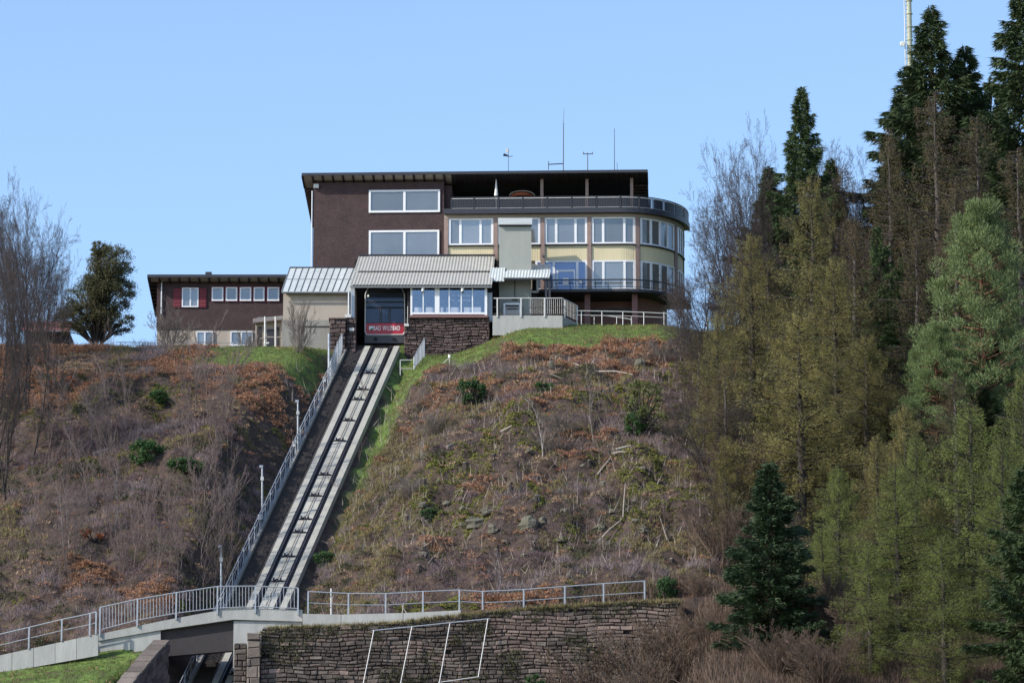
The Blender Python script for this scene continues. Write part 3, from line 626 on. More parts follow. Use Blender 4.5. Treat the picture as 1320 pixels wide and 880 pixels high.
MB().box(X(637, TY), X(643, TY), TY+.5, TY+.6, Z(405, TY), Z(350, TY)).build('opening', M['black'], cn)
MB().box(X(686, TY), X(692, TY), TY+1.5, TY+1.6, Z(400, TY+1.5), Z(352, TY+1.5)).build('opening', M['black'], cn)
MB().rect(691.5, 357, 694.5, 376, TY+1.2, .08).build('frame', M['white'], cn); MB().rect(685, 375, 694, 377, TY+1.2, .08).build('frame', M['white'], cn)
# concrete terrace and railing
EY = 296.6
te = thing('concrete_terrace', 'raised pale concrete terrace with railing before the lift tower', 'terrace', (X(690, EY), EY, Z(421, EY)))
zt, zb_ = Z(406.5, EY), Z(432, EY)
MB().poly([(X(635, EY), EY, zb_), (X(725, EY), EY, zb_), (X(743.5, EY+2.2), EY+2.2, zb_), (X(743.5, EY+2.2), EY+4.5, zb_), (X(635, EY), EY+4.5, zb_),
           (X(635, EY), EY, zt), (X(725, EY), EY, zt), (X(743.5, EY+2.2), EY+2.2, zt), (X(743.5, EY+2.2), EY+4.5, zt), (X(635, EY), EY+4.5, zt)],
          [(4, 3, 2, 1, 0), (5, 6, 7, 8, 9), (0, 1, 6, 5), (1, 2, 7, 6), (2, 3, 8, 7), (3, 4, 9, 8), (4, 0, 5, 9)]).build('wall', M['concrete'], te)
corner = [Vector((X(636, EY), EY-.03, 0)), Vector((X(725, EY), EY-.03, 0)), Vector((X(743.5, EY+2.2)+.03, EY+2.15, 0))]
rl = thing('terrace_guardrail', 'pale guardrail with white posts on the concrete terrace', 'railing', (X(690, EY), EY, zt))
zt1 = Z(384.5, EY)
for h, r_, mm in ((zt1, .035, 'railwhite'), (zt+.1, .02, 'plank'), (zt+.55, .012, 'plank')):
    m_ = MB().path([c + Vector((0, 0, h)) for c in corner], r_); m_.build('rail', M[mm], rl)
for u in (641, 671.5, 702, 728): 
    y = EY-.04 if u < 726 else EY+.32
    MB().box(X(u, y)-.045, X(u, y)+.045, y-.03, y+.03, zt-.12, zt1).build('post', M['railwhite'], rl)
c = corner[2]; MB().box(c.x-.05, c.x+.04, c.y-.04, c.y+.04, zt-.25, zt1).build('post', M['railwhite'], rl)
for a_, b_, n in ((corner[0].lerp(corner[1], .52), corner[1], 17), (corner[1], corner[2], 10)):
    for k in range(n):
        q = a_.lerp(b_, (k + .5) / n); MB().tube((q.x, q.y+.02, zt+.1), (q.x, q.y+.02, zt1), .013, n=4).build('baluster', M['railwhite'], rl)
bb = thing('barred_railing', 'dark barred railing at the back of the concrete terrace', 'railing', (X(712, EY+3.5), EY+3.5, zt))
MB().bar((X(686, EY+3.5), EY+3.5, zt+1.1), (X(740, EY+3.5), EY+3.5, zt+1.1), .05).build('rail', M['darkmetal'], bb)
for k in range(22): 
    x = X(686+k*2.5, EY+3.5); MB().tube((x, EY+3.5, zt), (x, EY+3.5, zt+1.1), .018, n=4).build('baluster', M['darkmetal'], bb)
ww = thing('white_cabinet', 'low white cabinet with dark slot against the lift tower', 'cabinet', (X(660, TY-.6), TY-.6, Z(406, TY)))
MB().rect(649.5, 391.5, 671, 406.3, TY-.5, .35).build('body', M['concrete'], ww); MB().rect(649, 391, 651, 406.4, TY-.56, .05).build('frame', M['white'], ww)
MB().rect(669.5, 391, 671.5, 406.4, TY-.56, .05).build('frame', M['white'], ww); MB().rect(651, 390.5, 669.5, 392.5, TY-.56, .05).build('frame', M['white'], ww)
MB().rect(652, 393.2, 668.5, 395.2, TY-.54, .03).build('slot', M['darkmetal'], ww); MB().rect(653, 397.2, 667.5, 398.6, TY-.54, .03).build('slot', M['darkmetal'], ww)
# walkway railing on the right lawn
wr = thing('walkway_railing', 'thin pale two rail railing along the lawn edge under the balcony', 'railing', P(800, 417, 297.5))
WY = 297.6
pts = [(744, 400.5), (776, 401), (803, 401.5), (830, 402.5), (862, 404)]
MB().path([P(u, v, WY) for u, v in pts], .028).build('rail', M['railwhite'], wr); MB().path([P(u, v+5.5, WY) for u, v in pts], .02).build('rail', M['railwhite'], wr)
for u in (749.5, 776, 803, 830, 856): MB().tube(P(u, 419, WY), P(u, 402, WY), .035).build('post', M['railwhite'], wr)
w2 = thing('stair_handrail', 'short bent handrail behind the lawn edge railing', 'railing', P(790, 415, WY+1.5))
MB().path([P(u, v, WY+1.2) for u, v in ((762, 407), (777, 406.5), (795, 408.5), (813, 411.5), (815, 415))], .03).build('rail', M['railwhite'], w2)
for u in (766, 795, 814): MB().tube(P(u, 419, WY+1.2), P(u, 408.5, WY+1.2), .03).build('post', M['railwhite'], w2)

# ------------------------------------------------------------------ stone wall builder
def stones(x0, x1, yfun, zbot, ztop, w, h, jit=.35, depth=.22, zclip=None):
    """courses of irregular stones on a wall line; returns list of (area, MB)"""
    out = []; z = zbot
    while z < max(ztop(x0), ztop(x1), ztop((x0+x1)/2)):
        hh = h * random.uniform(.75, 1.25); x = x0 - random.uniform(0, w)
        while x < x1:
            ww_ = w * random.uniform(.55, 1.6); a = max(x, x0); b_ = min(x + ww_, x1)
            if b_ - a > .08:
                xm = (a + b_) / 2; zt_ = min(z + hh, ztop(xm)); 
                if zt_ - z > .06 and (zclip is None or zt_ > zclip(xm)):
                    g = .012; j = lambda s_: random.uniform(-s_, s_); o = random.uniform(.0, .09)
                    xa, xb, za, zb2 = a + g, b_ - g, z + g, zt_ - g
                    ya, yb = yfun(a), yfun(b_); e = min(.035, (zb2-za)*.22)
                    bk = [(xa, ya+depth, za), (xb, yb+depth, za), (xb, yb+depth, zb2), (xa, ya+depth, zb2)]
                    md = [(xa+j(.015), ya-o*.5, za+j(.015)), (xb+j(.015), yb-o*.5, za+j(.015)), (xb+j(.015), yb-o*.5, zb2+j(.015)), (xa+j(.015), ya-o*.5, zb2+j(.015))]
                    ft = [(xa+e+j(.02), ya-o-.035+j(.02), za+e+j(.02)), (xb-e+j(.02), yb-o-.035+j(.02), za+e+j(.02)), (xb-e+j(.02), yb-o-.035+j(.02), zb2-e+j(.02)), (xa+e+j(.02), ya-o-.035+j(.02), zb2-e+j(.02))]
                    wv = lambda q: (q[0], q[1], q[2] + .05*math.sin(q[0]*.9+q[2]*.7) + .035*math.sin(q[0]*2.3+q[2]*2+1))
                    m_ = MB().poly([wv(q) for q in bk + md + ft], [(0,1,5,4),(1,2,6,5),(2,3,7,6),(3,0,4,7),(4,5,9,8),(5,6,10,9),(6,7,11,10),(7,4,8,11),(8,9,10,11)])
                    out.append(((b_-a)*(zt_-z), m_))
            x += ww_
        z += hh
    return out
def lay(sts, parent, m, limit=290):
    sts = sorted(sts, key=lambda t: -t[0])
    for a, s_ in sts[:limit]: s_.build('stone', m, parent)
    rest = sts[limit:]
    if rest:
        j = MB()
        for a, s_ in rest: j.poly(s_.v, s_.f)
        j.build('small_stones', m, parent, kind='stuff')

# ------------------------------------------------------------------ station
SY = 297.0
sta = thing('funicular_station', 'funicular station with corrugated lean-to roof and glazed waiting room', 'station', (X(540, SY), SY, Z(440, SY)))
ye_, yb_ = SY-.5, SY+5.6
ze_, zr_ = Z(366.5, ye_), Z(330.5, yb_); ym, zm = (ye_+yb_)/2-.2, (ze_+zr_)/2-.12
x0e, x1e, x0r, x1r = X(451, ye_), X(634, ye_), X(462, yb_), X(638, yb_)
lx = lambda a, b_, t: a + (b_-a)*t
rf = corr(MB(), x0e, x1e, ye_, ze_, lx(x0e, x0r, .5), lx(x1e, x1r, .5), ym+.15, zm+.0, .21, .022).build('roof', M['roofcorr'], sta, 'lower corrugated roof sheet')
corr(MB(), lx(x0e, x0r, .5), lx(x1e, x1r, .5), ym, zm+.05, x0r, x1r, yb_, zr_, .21, .022).build('roof_sheet', M['roofcorr'], rf)
MB().hexa([(x0e, ye_+.06, ze_-.2), (x1e, ye_+.06, ze_-.2), (x1e, ye_+.12, ze_-.2), (x0e, ye_+.12, ze_-.2)], [(x0e, ye_+.06, ze_-.06), (x1e, ye_+.06, ze_-.06), (x1e, ye_+.12, ze_-.06), (x0e, ye_+.12, ze_-.06)]).build('fascia', M['seam'], rf)
MB().tube((x0r, yb_, zr_+.08), (x1r, yb_, zr_+.08), .07).build('ridge_cap', M['darkmetal'], rf)
# body behind
MB().box(X(457, SY), X(458.5, SY), SY+.1, SY+5.4, Z(440, SY), ze_-.25).build('wall', M['pilaster'], sta, 'reddish left wall of the car hall')
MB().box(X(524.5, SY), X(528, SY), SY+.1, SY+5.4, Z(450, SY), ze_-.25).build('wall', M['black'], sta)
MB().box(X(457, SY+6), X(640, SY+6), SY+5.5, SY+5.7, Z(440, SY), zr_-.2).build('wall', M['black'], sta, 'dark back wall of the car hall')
MB().box(X(452, SY-.1), X(457, SY-.1), SY-.15, SY+.1, Z(412, SY), ze_-.06).build('post', M['steel'], sta)
MB().tube((X(449.5, SY-.3), SY-.3, Z(409, SY)), (X(449.5, SY-.3), SY-.3, Z(378, SY)), .06).build('downpipe', M['steel'], sta)
MB().box(X(444.5, SY-.4), X(452.5, SY-.4), SY-.45, SY-.2, Z(411, SY), Z(407, SY)).build('pipe_box', M['railwhite'], sta)
MB().tube((X(525.5, SY-.1), SY-.1, Z(420, SY)), (X(525.5, SY-.1), SY-.1, Z(395, SY)), .02).build('pole', M['railwhite'], sta)
MB().box(X(521, SY-.3), X(527, SY-.3), SY-.3, SY-.1, Z(421.5, SY), Z(418.5, SY)).build('gate_motor', M['railwhite'], sta)
# glazed waiting room
gb = MB(); GY = SY-.12
for a, b_, c, d_ in ((529, 369, 531.5, 407), (560.5, 369, 566.5, 405), (624.8, 369, 628, 407), (531.5, 369, 560.5, 370.5), (566.5, 369, 624.8, 370.5), (531.5, 402.5, 560.5, 405), (566.5, 402.5, 624.8, 405)): gb.rect(a, b_, c, d_, GY, .12)
gf = gb.build('window_frame', M['white'], sta)
for u in (545.5, 579, 594.5, 609): MB().rect(u-.7, 370.5, u+.7, 402.5, GY+.01, .08).build('mullion', M['white'], gf)
clear = bpy.data.materials.new('clear_glass'); clear.use_nodes = True; nt2 = clear.node_tree; nt2.nodes.remove(nt2.nodes['Principled BSDF'])
g1 = nt2.nodes.new('ShaderNodeBsdfTransparent'); g2 = nt2.nodes.new('ShaderNodeBsdfGlossy'); g2.inputs['Roughness'].default_value = .1; g2.inputs[0].default_value = (.7, .8, .95, 1); g3 = nt2.nodes.new('ShaderNodeMixShader'); g3.inputs[0].default_value = .16
nt2.links.new(g1.outputs[0], g3.inputs[1]); nt2.links.new(g2.outputs[0], g3.inputs[2]); nt2.links.new(g3.outputs[0], nt2.nodes['Material Output'].inputs[0])
for a, b_ in ((531.5, 544.8), (546.2, 560.5), (566.5, 578.3), (579.7, 593.8), (595.2, 608.3), (609.7, 624.8)): MB().rect(a, 370.5, b_, 402.5, GY+.04, .015).build('pane', clear, gf)
MB().box(X(529, SY), X(628, SY), SY+2.6, SY+2.7, Z(405, SY+2.6), ze_-.3).build('wall', M['inner'], sta, 'back wall of the waiting room')
MB().box(X(529, SY), X(629, SY), SY+.05, SY+2.6, Z(407, SY), Z(405.5, SY)).build('floor', M['inner'], sta)
MB().box(X(624.5, SY), X(628, SY), SY+.0, SY+2.6, Z(405.4, SY), ze_-.3).build('wall', M['steel'], sta)
MB().box(X(628.2, SY), X(634.5, SY), SY+.6, SY+2.6, Z(412, SY), ze_-.3).build('wall', M['steel'], sta, 'pale metal side wall of the waiting room')
for a, b_ in ((534, 544), (549, 559), (568, 572), (575, 592), (598, 620)): MB().rect(a, 396, b_, 402.6, SY+.25, .3).build('bench', M['railwhite'], sta)
for a, b_, c, d_ in ((550, 374, 558, 378), (551, 384, 557, 388), (583, 380, 606, 382), (583, 386, 606, 388), (586, 374, 590, 395), (612, 376, 622, 379), (612, 386, 623, 389), (534, 374, 541, 393)): MB().rect(a, b_, c, d_, SY+1.6, .1).build('shelf', M['carglass'] if a != 583 else M['print'], sta)
for u in (545, 596): MB().tube(P(u, 375.5, SY-.3), P(u, 370.5, SY-.3), .09, .12, 8).build('lamp', M['lamp'], sta)
MB().rect(528, 406, 629, 409, SY-.2, .5).build('sill_band', M['column'], sta)
# stone base right of the car
bw = thing('stone_plinth', 'dark stone plinth wall under the glazed waiting room', 'stone wall', (X(575, SY), SY, Z(440, SY)))
gzb = lambda x: float(ground(x, SY-.3)) - .6
MB().box(X(521, SY)+.05, X(631, SY), SY+.15, SY+2.5, Z(470, SY), Z(409.3, SY)).build('core', M['mortar'], bw)
lay(stones(X(521, SY), X(631, SY), lambda x: SY+.05, Z(468, SY), lambda x: Z(409.2, SY) if x > X(530, SY) else Z(414, SY), 1.0*.42, .18, zclip=lambda x: gzb(x)), bw, M['stonedark'], 290)
b2 = thing('stone_pier', 'reddish stone pier left of the red funicular car', 'stone pier', (X(450, SY), SY, Z(445, SY)))
MB().box(X(448, SY), X(459, SY)-.03, SY-.35, SY+5, Z(470, SY), Z(411.5, SY)).build('core', M['mortar'], b2)
lay(stones(X(446.5, SY), X(459.5, SY), lambda x: SY-.5, Z(456, SY), lambda x: Z(411, SY), .5, .28), b2, M['stonedark'])
b3 = thing('stone_block', 'low dark stone wall end beside the lattice fence', 'stone wall', (X(436, SY), SY, Z(445, SY)))
MB().box(X(426, SY)+.04, X(447, SY)-.06, SY-.7, SY+1, Z(475, SY), Z(415.5, SY)).build('core', M['mortar'], b3)
lay(stones(X(425.5, SY), X(446.5, SY), lambda x: SY-.8, Z(470, SY), lambda x: Z(415, SY), .5, .26), b3, M['stonedark'])
MB().box(X(424.5, SY), X(447, SY), SY-.95, SY+1, Z(415, SY), Z(413.5, SY)).build('coping', M['stonedark'], b3)
MB().box(X(453, SY)-.1, X(455, SY)+.1, SY-.62, SY-.5, Z(429, SY), Z(425, SY)).build('control_box', M['railwhite'], b2)

# ------------------------------------------------------------------ funicular car
CY = 298.1
car = thing('funicular_car', 'red and grey funicular car with white lettering waiting in the station', 'funicular car', (X(496, CY), CY, Z(444, CY)))
xa, xb = X(470, CY), X(522, CY); zc0, zc1 = Z(443, CY), Z(378, CY)
MB().hexa([(xa+.06, CY+.1, Z(432, CY)), (xb-.06, CY+.1, Z(432, CY)), (xb-.06, CY+5, Z(432, CY)), (xa+.06, CY+5, Z(432, CY))], [(xa+.06, CY+.1, zc1), (xb-.06, CY+.1, zc1), (xb-.06, CY+5, zc1+.3), (xa+.06, CY+5, zc1+.3)]).build('body', M['cargrey'], car)
MB().hexa([(xa+.08, CY+.1, zc1+.01), (xb-.08, CY+.1, zc1+.01), (xb-.35, CY+5, zc1+.31), (xa+.35, CY+5, zc1+.31)], [(xa+.3, CY+.7, zc1+.42), (xb-.3, CY+.7, zc1+.42), (xb-.4, CY+5, zc1+.72), (xa+.4, CY+5, zc1+.72)]).build('roof', M['cargrey'], car)
MB().hexa([(xa+.02, CY, zc0+.02), (xb-.02, CY, zc0+.02), (xb-.02, CY+.5, zc0+.02), (xa+.02, CY+.5, zc0+.02)], [(xa+.02, CY-.1, Z(431.5, CY)), (xb-.02, CY-.1, Z(431.5, CY)), (xb-.02, CY+.5, Z(431.5, CY)), (xa+.02, CY+.5, Z(431.5, CY))]).build('skirt', M['cargrey'], car)
red = MB().rect(471.5, 416.5, 520.5, 430.5, CY-.06, .15).build('front_panel', M['red'], car)
for a, b_, c, d_ in ((472, 379.5, 520, 388.5), (472, 390, 520, 395.5), (472, 397.5, 489.5, 416), (492, 397.5, 501, 416), (503.5, 397.5, 520, 416)): MB().rect(a, b_, c, d_, CY-.02, .1).build('windscreen', M['carglass'], car)
for v in (389.2, 396.4): MB().rect(472, v-.7, 520, v+.7, CY-.05, .04).build('crossbar', M['black'], car)
for u in (490.7, 502.3): MB().rect(u-.5, 397.5, u+.5, 416, CY-.05, .05).build('wiper', M['cargrey'], car)
fm = MB()
fp = [P(476, 369, CY+.7), P(471, 379, CY-.05), P(470.5, 428, CY-.08), P(473, 431.3, CY-.09), P(519.5, 431.3, CY-.09), P(521.8, 428, CY-.08), P(521.5, 379, CY-.05), P(517, 369, CY+.7)]
fm.path(fp, .045, 6).build('front_frame', M['railwhite'], car)
for u in (484, 508): MB().tube(P(u, 437, CY-.1), P(u, 437, CY+.2), .13, n=10).build('buffer', M['black'], car)
MB().rect(471, 441, 521, 442, CY-.2, .1).build('bumper', M['rail'], car)
MB().tube(P(475, 382.5, CY-.1), P(475, 380, CY-.1), .08, .05, 8).build('marker_lamp', M['lamp'], car)
cu = bpy.data.curves.new('lettering', 'FONT'); cu.body = 'BAD WILDBAD'; cu.size = .43; cu.extrude = .008; cu.offset = .004; cu.space_character = 1.12
to = bpy.data.objects.new('tmp', cu); COL.objects.link(to); bpy.context.view_layer.update()
tm = bpy.data.meshes.new_from_object(to); w_ = to.dimensions.x; bpy.data.objects.remove(to)
tw = X(515.5, CY) - X(481.5, CY); o = link('lettering', tm, M['print'], red); o.scale = (tw / w_, 1, 1); o.rotation_euler = (R(90), 0, 0)
o.location = Vector((X(481.5, CY), CY-.075, Z(425.9, CY))) - car.location
MB().rect(475.7, 420.3, 481, 425.2, CY-.075, .01).build('emblem', M['print'], red, 'small white and green landscape emblem'); 
MB().poly([P(476.5, 425.2, CY-.08), P(481, 425.2, CY-.08), P(481, 423.5, CY-.08), P(479, 422.5, CY-.08), P(477.6, 424, CY-.08)], [(4, 3, 2, 1, 0)]).build('emblem', M['green'], red)

# ------------------------------------------------------------------ garage left of the station
GA = 297.4
ga = thing('beige_outbuilding', 'windowless beige outbuilding with pale standing seam roof', 'outbuilding', (X(408, GA), GA, Z(450, GA)))
MB().box(X(365, GA), X(451, GA), GA, GA+4.2, Z(412.5, GA), Z(377, GA)).build('wall', M['garage'], ga)
MB().box(X(364, GA)-.02, X(447, GA), GA-.08, GA+4.2, Z(456, GA), Z(413, GA)).build('base', M['sidecon'], ga, 'weathered brown grey plinth')
MB().rect(386, 420, 426, 421.2, GA-.12, .05).build('ledge', M['stair'], ga); MB().rect(386, 422, 388, 450, GA-.1, .03).build('stain_strip', M['sidecon'], ga)
npn = 11
ex0, ex1, rx0, rx1 = X(363, GA-.35), X(452, GA-.35), X(373, GA+4.3), X(464, GA+4.3); ez, rz1 = Z(375.5, GA-.35), Z(345.5, GA+4.3)
for k in range(npn):
    a, b_ = k/npn, (k+1)/npn; p = [(lx(ex0, ex1, a)+.01, GA-.35, ez), (lx(ex0, ex1, b_)-.01, GA-.35, ez), (lx(rx0, rx1, b_)-.01, GA+4.3, rz1), (lx(rx0, rx1, a)+.01, GA+4.3, rz1)]
    MB().hexa([(x, y, z-.05) for x, y, z in p], p).build('roof_panel', M['roofpale'], ga)
for k in range(npn+1):
    a = k/npn; MB().bar((lx(ex0, ex1, a), GA-.36, ez+.02), (lx(rx0, rx1, a), GA+4.31, rz1+.02), .05).build('roof_seam', M['seam'], ga)
MB().bar((ex0-.02, GA-.42, ez-.1), (ex1, GA-.42, ez-.1), .1).build('gutter', M['seam'], ga); MB().bar((rx0, GA+4.3, rz1+.03), (rx1, GA+4.3, rz1+.03), .08).build('ridge_cap', M['darkmetal'], ga)
MB().bar((lx(ex0, rx0, .5), GA+2, lx(ez, rz1, .5)+.03), (lx(ex1, rx1, .5), GA+2, lx(ez, rz1, .5)+.03), .04).build('snow_guard', M['seam'], ga)

# ------------------------------------------------------------------ annex
AY = 305.0
an_ = thing('annex_building', 'long low dark annex with red shutters left of the hotel', 'annex', (X(290, AY), AY, Z(447, AY)))
ax0, ax1 = X(202, AY), X(385, AY)
MB().box(ax0, ax1, AY, AY+7, Z(424.5, AY), Z(361, AY)).build('wall', M['shingle'], an_)
MB().box(ax0+.05, ax1, AY+.06, AY+7, Z(455, AY), Z(424.8, AY)).build('base_wall', M['garage'], an_)
yf = AY-.9; z0 = Z(354.5, yf); xa, xb = X(190, yf), X(386, yf); sl_ = .14; yk = AY+6.5
zz = lambda y: z0 - (y-yf)*sl_
ar = MB().hexa([(xa, yf, zz(yf)-.1), (xb, yf, zz(yf)-.1), (xb, yk, zz(yk)-.1), (xa, yk, zz(yk)-.1)], [(xa, yf, zz(yf)), (xb, yf, zz(yf)), (xb, yk, zz(yk)), (xa, yk, zz(yk))]).build('roof', M['darkmetal'], an_)
MB().box(xa-.03, xb, yf-.05, yf-.003, z0-.17, z0+.03).build('fascia', M['darkmetal'], ar)
MB().hexa([(xa-.05, yf, zz(yf)-.2), (xa-.003, yf, zz(yf)-.2), (xa-.003, yk, zz(yk)-.2), (xa-.05, yk, zz(yk)-.2)], [(xa-.05, yf, zz(yf)+.03), (xa-.003, yf, zz(yf)+.03), (xa-.003, yk, zz(yk)+.03), (xa-.05, yk, zz(yk)+.03)]).build('fascia', M['darkmetal'], ar)
MB().hexa([(xa+.02, yf+.01, zz(yf)-.13), (xb, yf+.01, zz(yf)-.13), (xb, AY+.05, zz(AY)-.13), (xa+.02, AY+.05, zz(AY)-.13)], [(xa+.02, yf+.01, zz(yf)-.105), (xb, yf+.01, zz(yf)-.105), (xb, AY+.05, zz(AY)-.105), (xa+.02, AY+.05, zz(AY)-.105)]).build('soffit', M['soffit'], ar)
for k in range(16):
    x = xa + .1 + (xb-xa-.2)*k/15
    MB().hexa([(x-.06, yf+.02, z0-.24), (x+.06, yf+.02, z0-.24), (x+.06, AY-.01, zz(AY)-.24), (x-.06, AY-.01, zz(AY)-.24)], [(x-.06, yf+.02, z0-.13), (x+.06, yf+.02, z0-.13), (x+.06, AY-.01, zz(AY)-.13), (x-.06, AY-.01, zz(AY)-.13)]).build('rafter', M['darkwood'], ar)
for k in range(9):
    y = AY+.2+k*.7; MB().box(xa+.02, ax0+.02, y, y+.1, zz(y)-.26, zz(y)-.12).build('rafter', M['darkwood'], ar)
MB().box(X(264, AY+2), X(272, AY+2), AY+2, AY+2.5, zz(AY+2)-.1, Z(350.3, AY+2)).build('roof_vent', M['darkmetal'], an_)
window(an_, 234.5, 371, 256, 396, AY-.03, [245.5], .08, label='shuttered two pane window')
for a, b_ in ((223.5, 233.5), (257, 266)):
    s_ = MB().rect(a, 371.5, b_, 396, AY-.08, .05).build('shutter', M['shutter'], an_)
    for k in range(6): MB().rect(a+1, 373+k*3.8, b_-1, 375+k*3.8, AY-.10, .02).build('louvre', M['shutter'], s_)
for a, b_ in ((273, 288), (291, 306), (309, 324), (327, 341), (344.5, 360)):
    MB().rect(a-1.3, 369, b_+1.3, 389.2, AY-.012, .03).build('red_surround', M['shutter'], an_); window(an_, a, 370.3, b_, 388, AY-.05, [], .1)
window(an_, 253, 427, 275, 445.5, AY+.0, [264], .08); window(an_, 297, 427, 326, 445.5, AY+.0, [311], .08)
MB().tube((X(208, AY-.1), AY-.1, Z(362, AY)), (X(208, AY-.1), AY-.1, Z(405, AY)), .05).build('downpipe', M['steel'], an_)
# shed against the annex
hy = 300.0
sd = thing('small_shed', 'small pale shed with dark door between annex and outbuilding', 'shed', (X(347, hy), hy, Z(453, hy)))
MB().hexa([P(329, 454, hy), P(365, 454, hy), P(365, 454, hy+2), P(329, 454, hy+2)], [P(329, 416, hy), P(365, 411, hy), P(365, 409, hy+2), P(329, 414, hy+2)]).build('wall', M['beige'], sd)
MB().hexa([P(326, 416.5, hy-.4), P(366, 412, hy-.4), P(366, 408, hy+2), P(326, 412, hy+2)], [P(326, 415, hy-.4), P(366, 410.5, hy-.4), P(366, 406.5, hy+2), P(326, 410.5, hy+2)]).build('roof', M['plank'], sd)
MB().rect(331, 421, 337, 453, hy-.04, .03).build('dark_panel', M['stair'], sd); d_ = MB().rect(344, 424, 353, 453, hy-.04, .03).build('door', M['darkmetal'], sd)
MB().rect(356, 421, 360, 453, hy-.04, .03).build('dark_panel', M['stair'], sd)
fy = 298.3
rfz = thing('scaffold_rails', 'two white upright poles with wooden rail before the shed', 'railing', P(348, 453, fy))
for u in (341.7, 355.2): MB().tube(P(u, 456, fy), P(u, 408, fy), .07).build('post', M['railwhite'], rfz)
MB().path([P(335, 437, fy), P(345, 434.5, fy), P(385, 435, fy), P(424, 437.5, fy)], .05).build('rail', M['deadwood'], rfz); MB().tube(P(340, 443.5, fy), P(347, 442, fy), .07).build('stub', M['railwhite'], rfz)
MB().path([P(332, 409.5, fy), P(364, 409.5, fy)], .03).build('rail', M['steel'], rfz)
# ridge railing far left
rr_ = thing('ridge_railing', 'thin grey railing along the ridge before the annex', 'railing', P(240, 445, 299))
MB().path([P(150, 441, 299), P(205, 441.5, 299), P(260, 441, 299), P(328, 442, 299)], .022).build('rail', M['steel'], rr_)
MB().path([P(150, 445, 299), P(328, 446, 299)], .015).build('rail', M['steel'], rr_)
for u in range(155, 329, 29): MB().tube(P(u, 452, 299), P(u, 441, 299), .03).build('post', M['steel'], rr_)
# tiled hut
ty = 300.0
hut = thing('tiled_hut', 'small dark hut with pinkish tiled roof behind bare trees', 'hut', P(60, 445, ty))
MB().box(X(34, ty), X(90, ty), ty, ty+3, Z(452, ty), Z(427, ty)).build('wall', M['darkwood'], hut)
for i_ in range(14):
    for j in range(3):
        a, b_ = 28 + i_*4.6, 28 + (i_+1)*4.6 - .4; yj = ty-.6+j*.75; za = lx(Z(426, ty-.6), Z(413.5, ty+1.6), j/3); zb2 = lx(Z(426, ty-.6), Z(413.5, ty+1.6), (j+1)/3)
        MB().hexa([(X(a, ty), yj, za-.04), (X(b_, ty), yj, za-.04), (X(b_, ty), yj+.8, zb2-.04), (X(a, ty), yj+.8, zb2-.04)], [(X(a, ty), yj, za+.03), (X(b_, ty), yj, za+.03), (X(b_, ty), yj+.8, zb2), (X(a, ty), yj+.8, zb2)]).build('roof_tile', M['tile'], hut)

# ------------------------------------------------------------------ short fences by the station
def bars_fence(name, label, pts_top, pts_bot, nb, rail_top=True, r=.018):
    t = thing(name, label, 'fence', pts_bot[0])
    for k in range(len(pts_top)): MB().tube(pts_bot[k], pts_top[k], .05).build('post', M['steel'], t)
    for a, b_, c, d_ in zip(pts_top[:-1], pts_top[1:], pts_bot[:-1], pts_bot[1:]):
        MB().tube(a, b_, .03).build('rail', M['steel'], t); MB().tube(Vector(c)+Vector((0, 0, .1)), Vector(d_)+Vector((0, 0, .1)), .03).build('rail', M['steel'], t)
        for j in range(1, nb): MB().tube(Vector(c).lerp(Vector(d_), j/nb), Vector(a).lerp(Vector(b_), j/nb), r, n=4).build('bar', M['steel'], t)
    return t
def fpt(d, y, h=0): 
    x = xt(y)+d; return Vector((x, y, max(float(ground(x, y)), T(y)-.2) + h))
bars_fence('mesh_fence', 'tall galvanised mesh fence at the top of the stair railing', [P(441, 430, 295.8), P(436, 440, 294.2), P(431, 452, 292.6), P(426, 466, 291)], [P(441, 452, 295.8), P(436, 474, 294.2), P(431, 488, 292.6), P(426, 503, 291)], 7)
MB_ = MB().tube(P(424, 500, 291.5), P(424, 430, 291.5), .08, n=8); tag(MB_.build('tall_pole', M['steel']), 'single tall steel pole beside the mesh fence and stairs', 'pole')
bars_fence('mesh_fence', 'galvanised barred fence stepping down right of the red car', [P(547, 436, 296.4), P(543, 443, 295.4), P(538, 452, 294.4), P(534, 460, 293.6)], [P(547, 462, 296.4), P(543, 470, 295.4), P(538, 478, 294.4), P(534, 484, 293.6)], 6)
gt = thing('gate_frame', 'small open tube gate frame right of the track top', 'gate', P(524, 484, 293.4))
MB().path([P(516, 484, 293.4), P(516, 464, 293.4), P(532, 464, 293.4)], .03).build('frame', M['railwhite'], gt); MB().path([P(516, 475, 293.4), P(532, 475, 293.4)], .02).build('rail', M['railwhite'], gt)
tp_ = thing('marker_post', 'white topped marker post with stay on the station lawn', 'post', P(579.5, 474, 293.5))
MB().tube(P(579.5, 476, 293.5), P(579.5, 459, 293.5), .03).build('pole', M['railwhite'], tp_); MB().tube(P(579.5, 461, 293.5), P(579.5, 457, 293.5), .09, n=8).build('cap', M['lamp'], tp_); MB().tube(P(580, 460, 293.5), P(566, 473, 293.5), .02).build('stay', M['railwhite'], tp_)

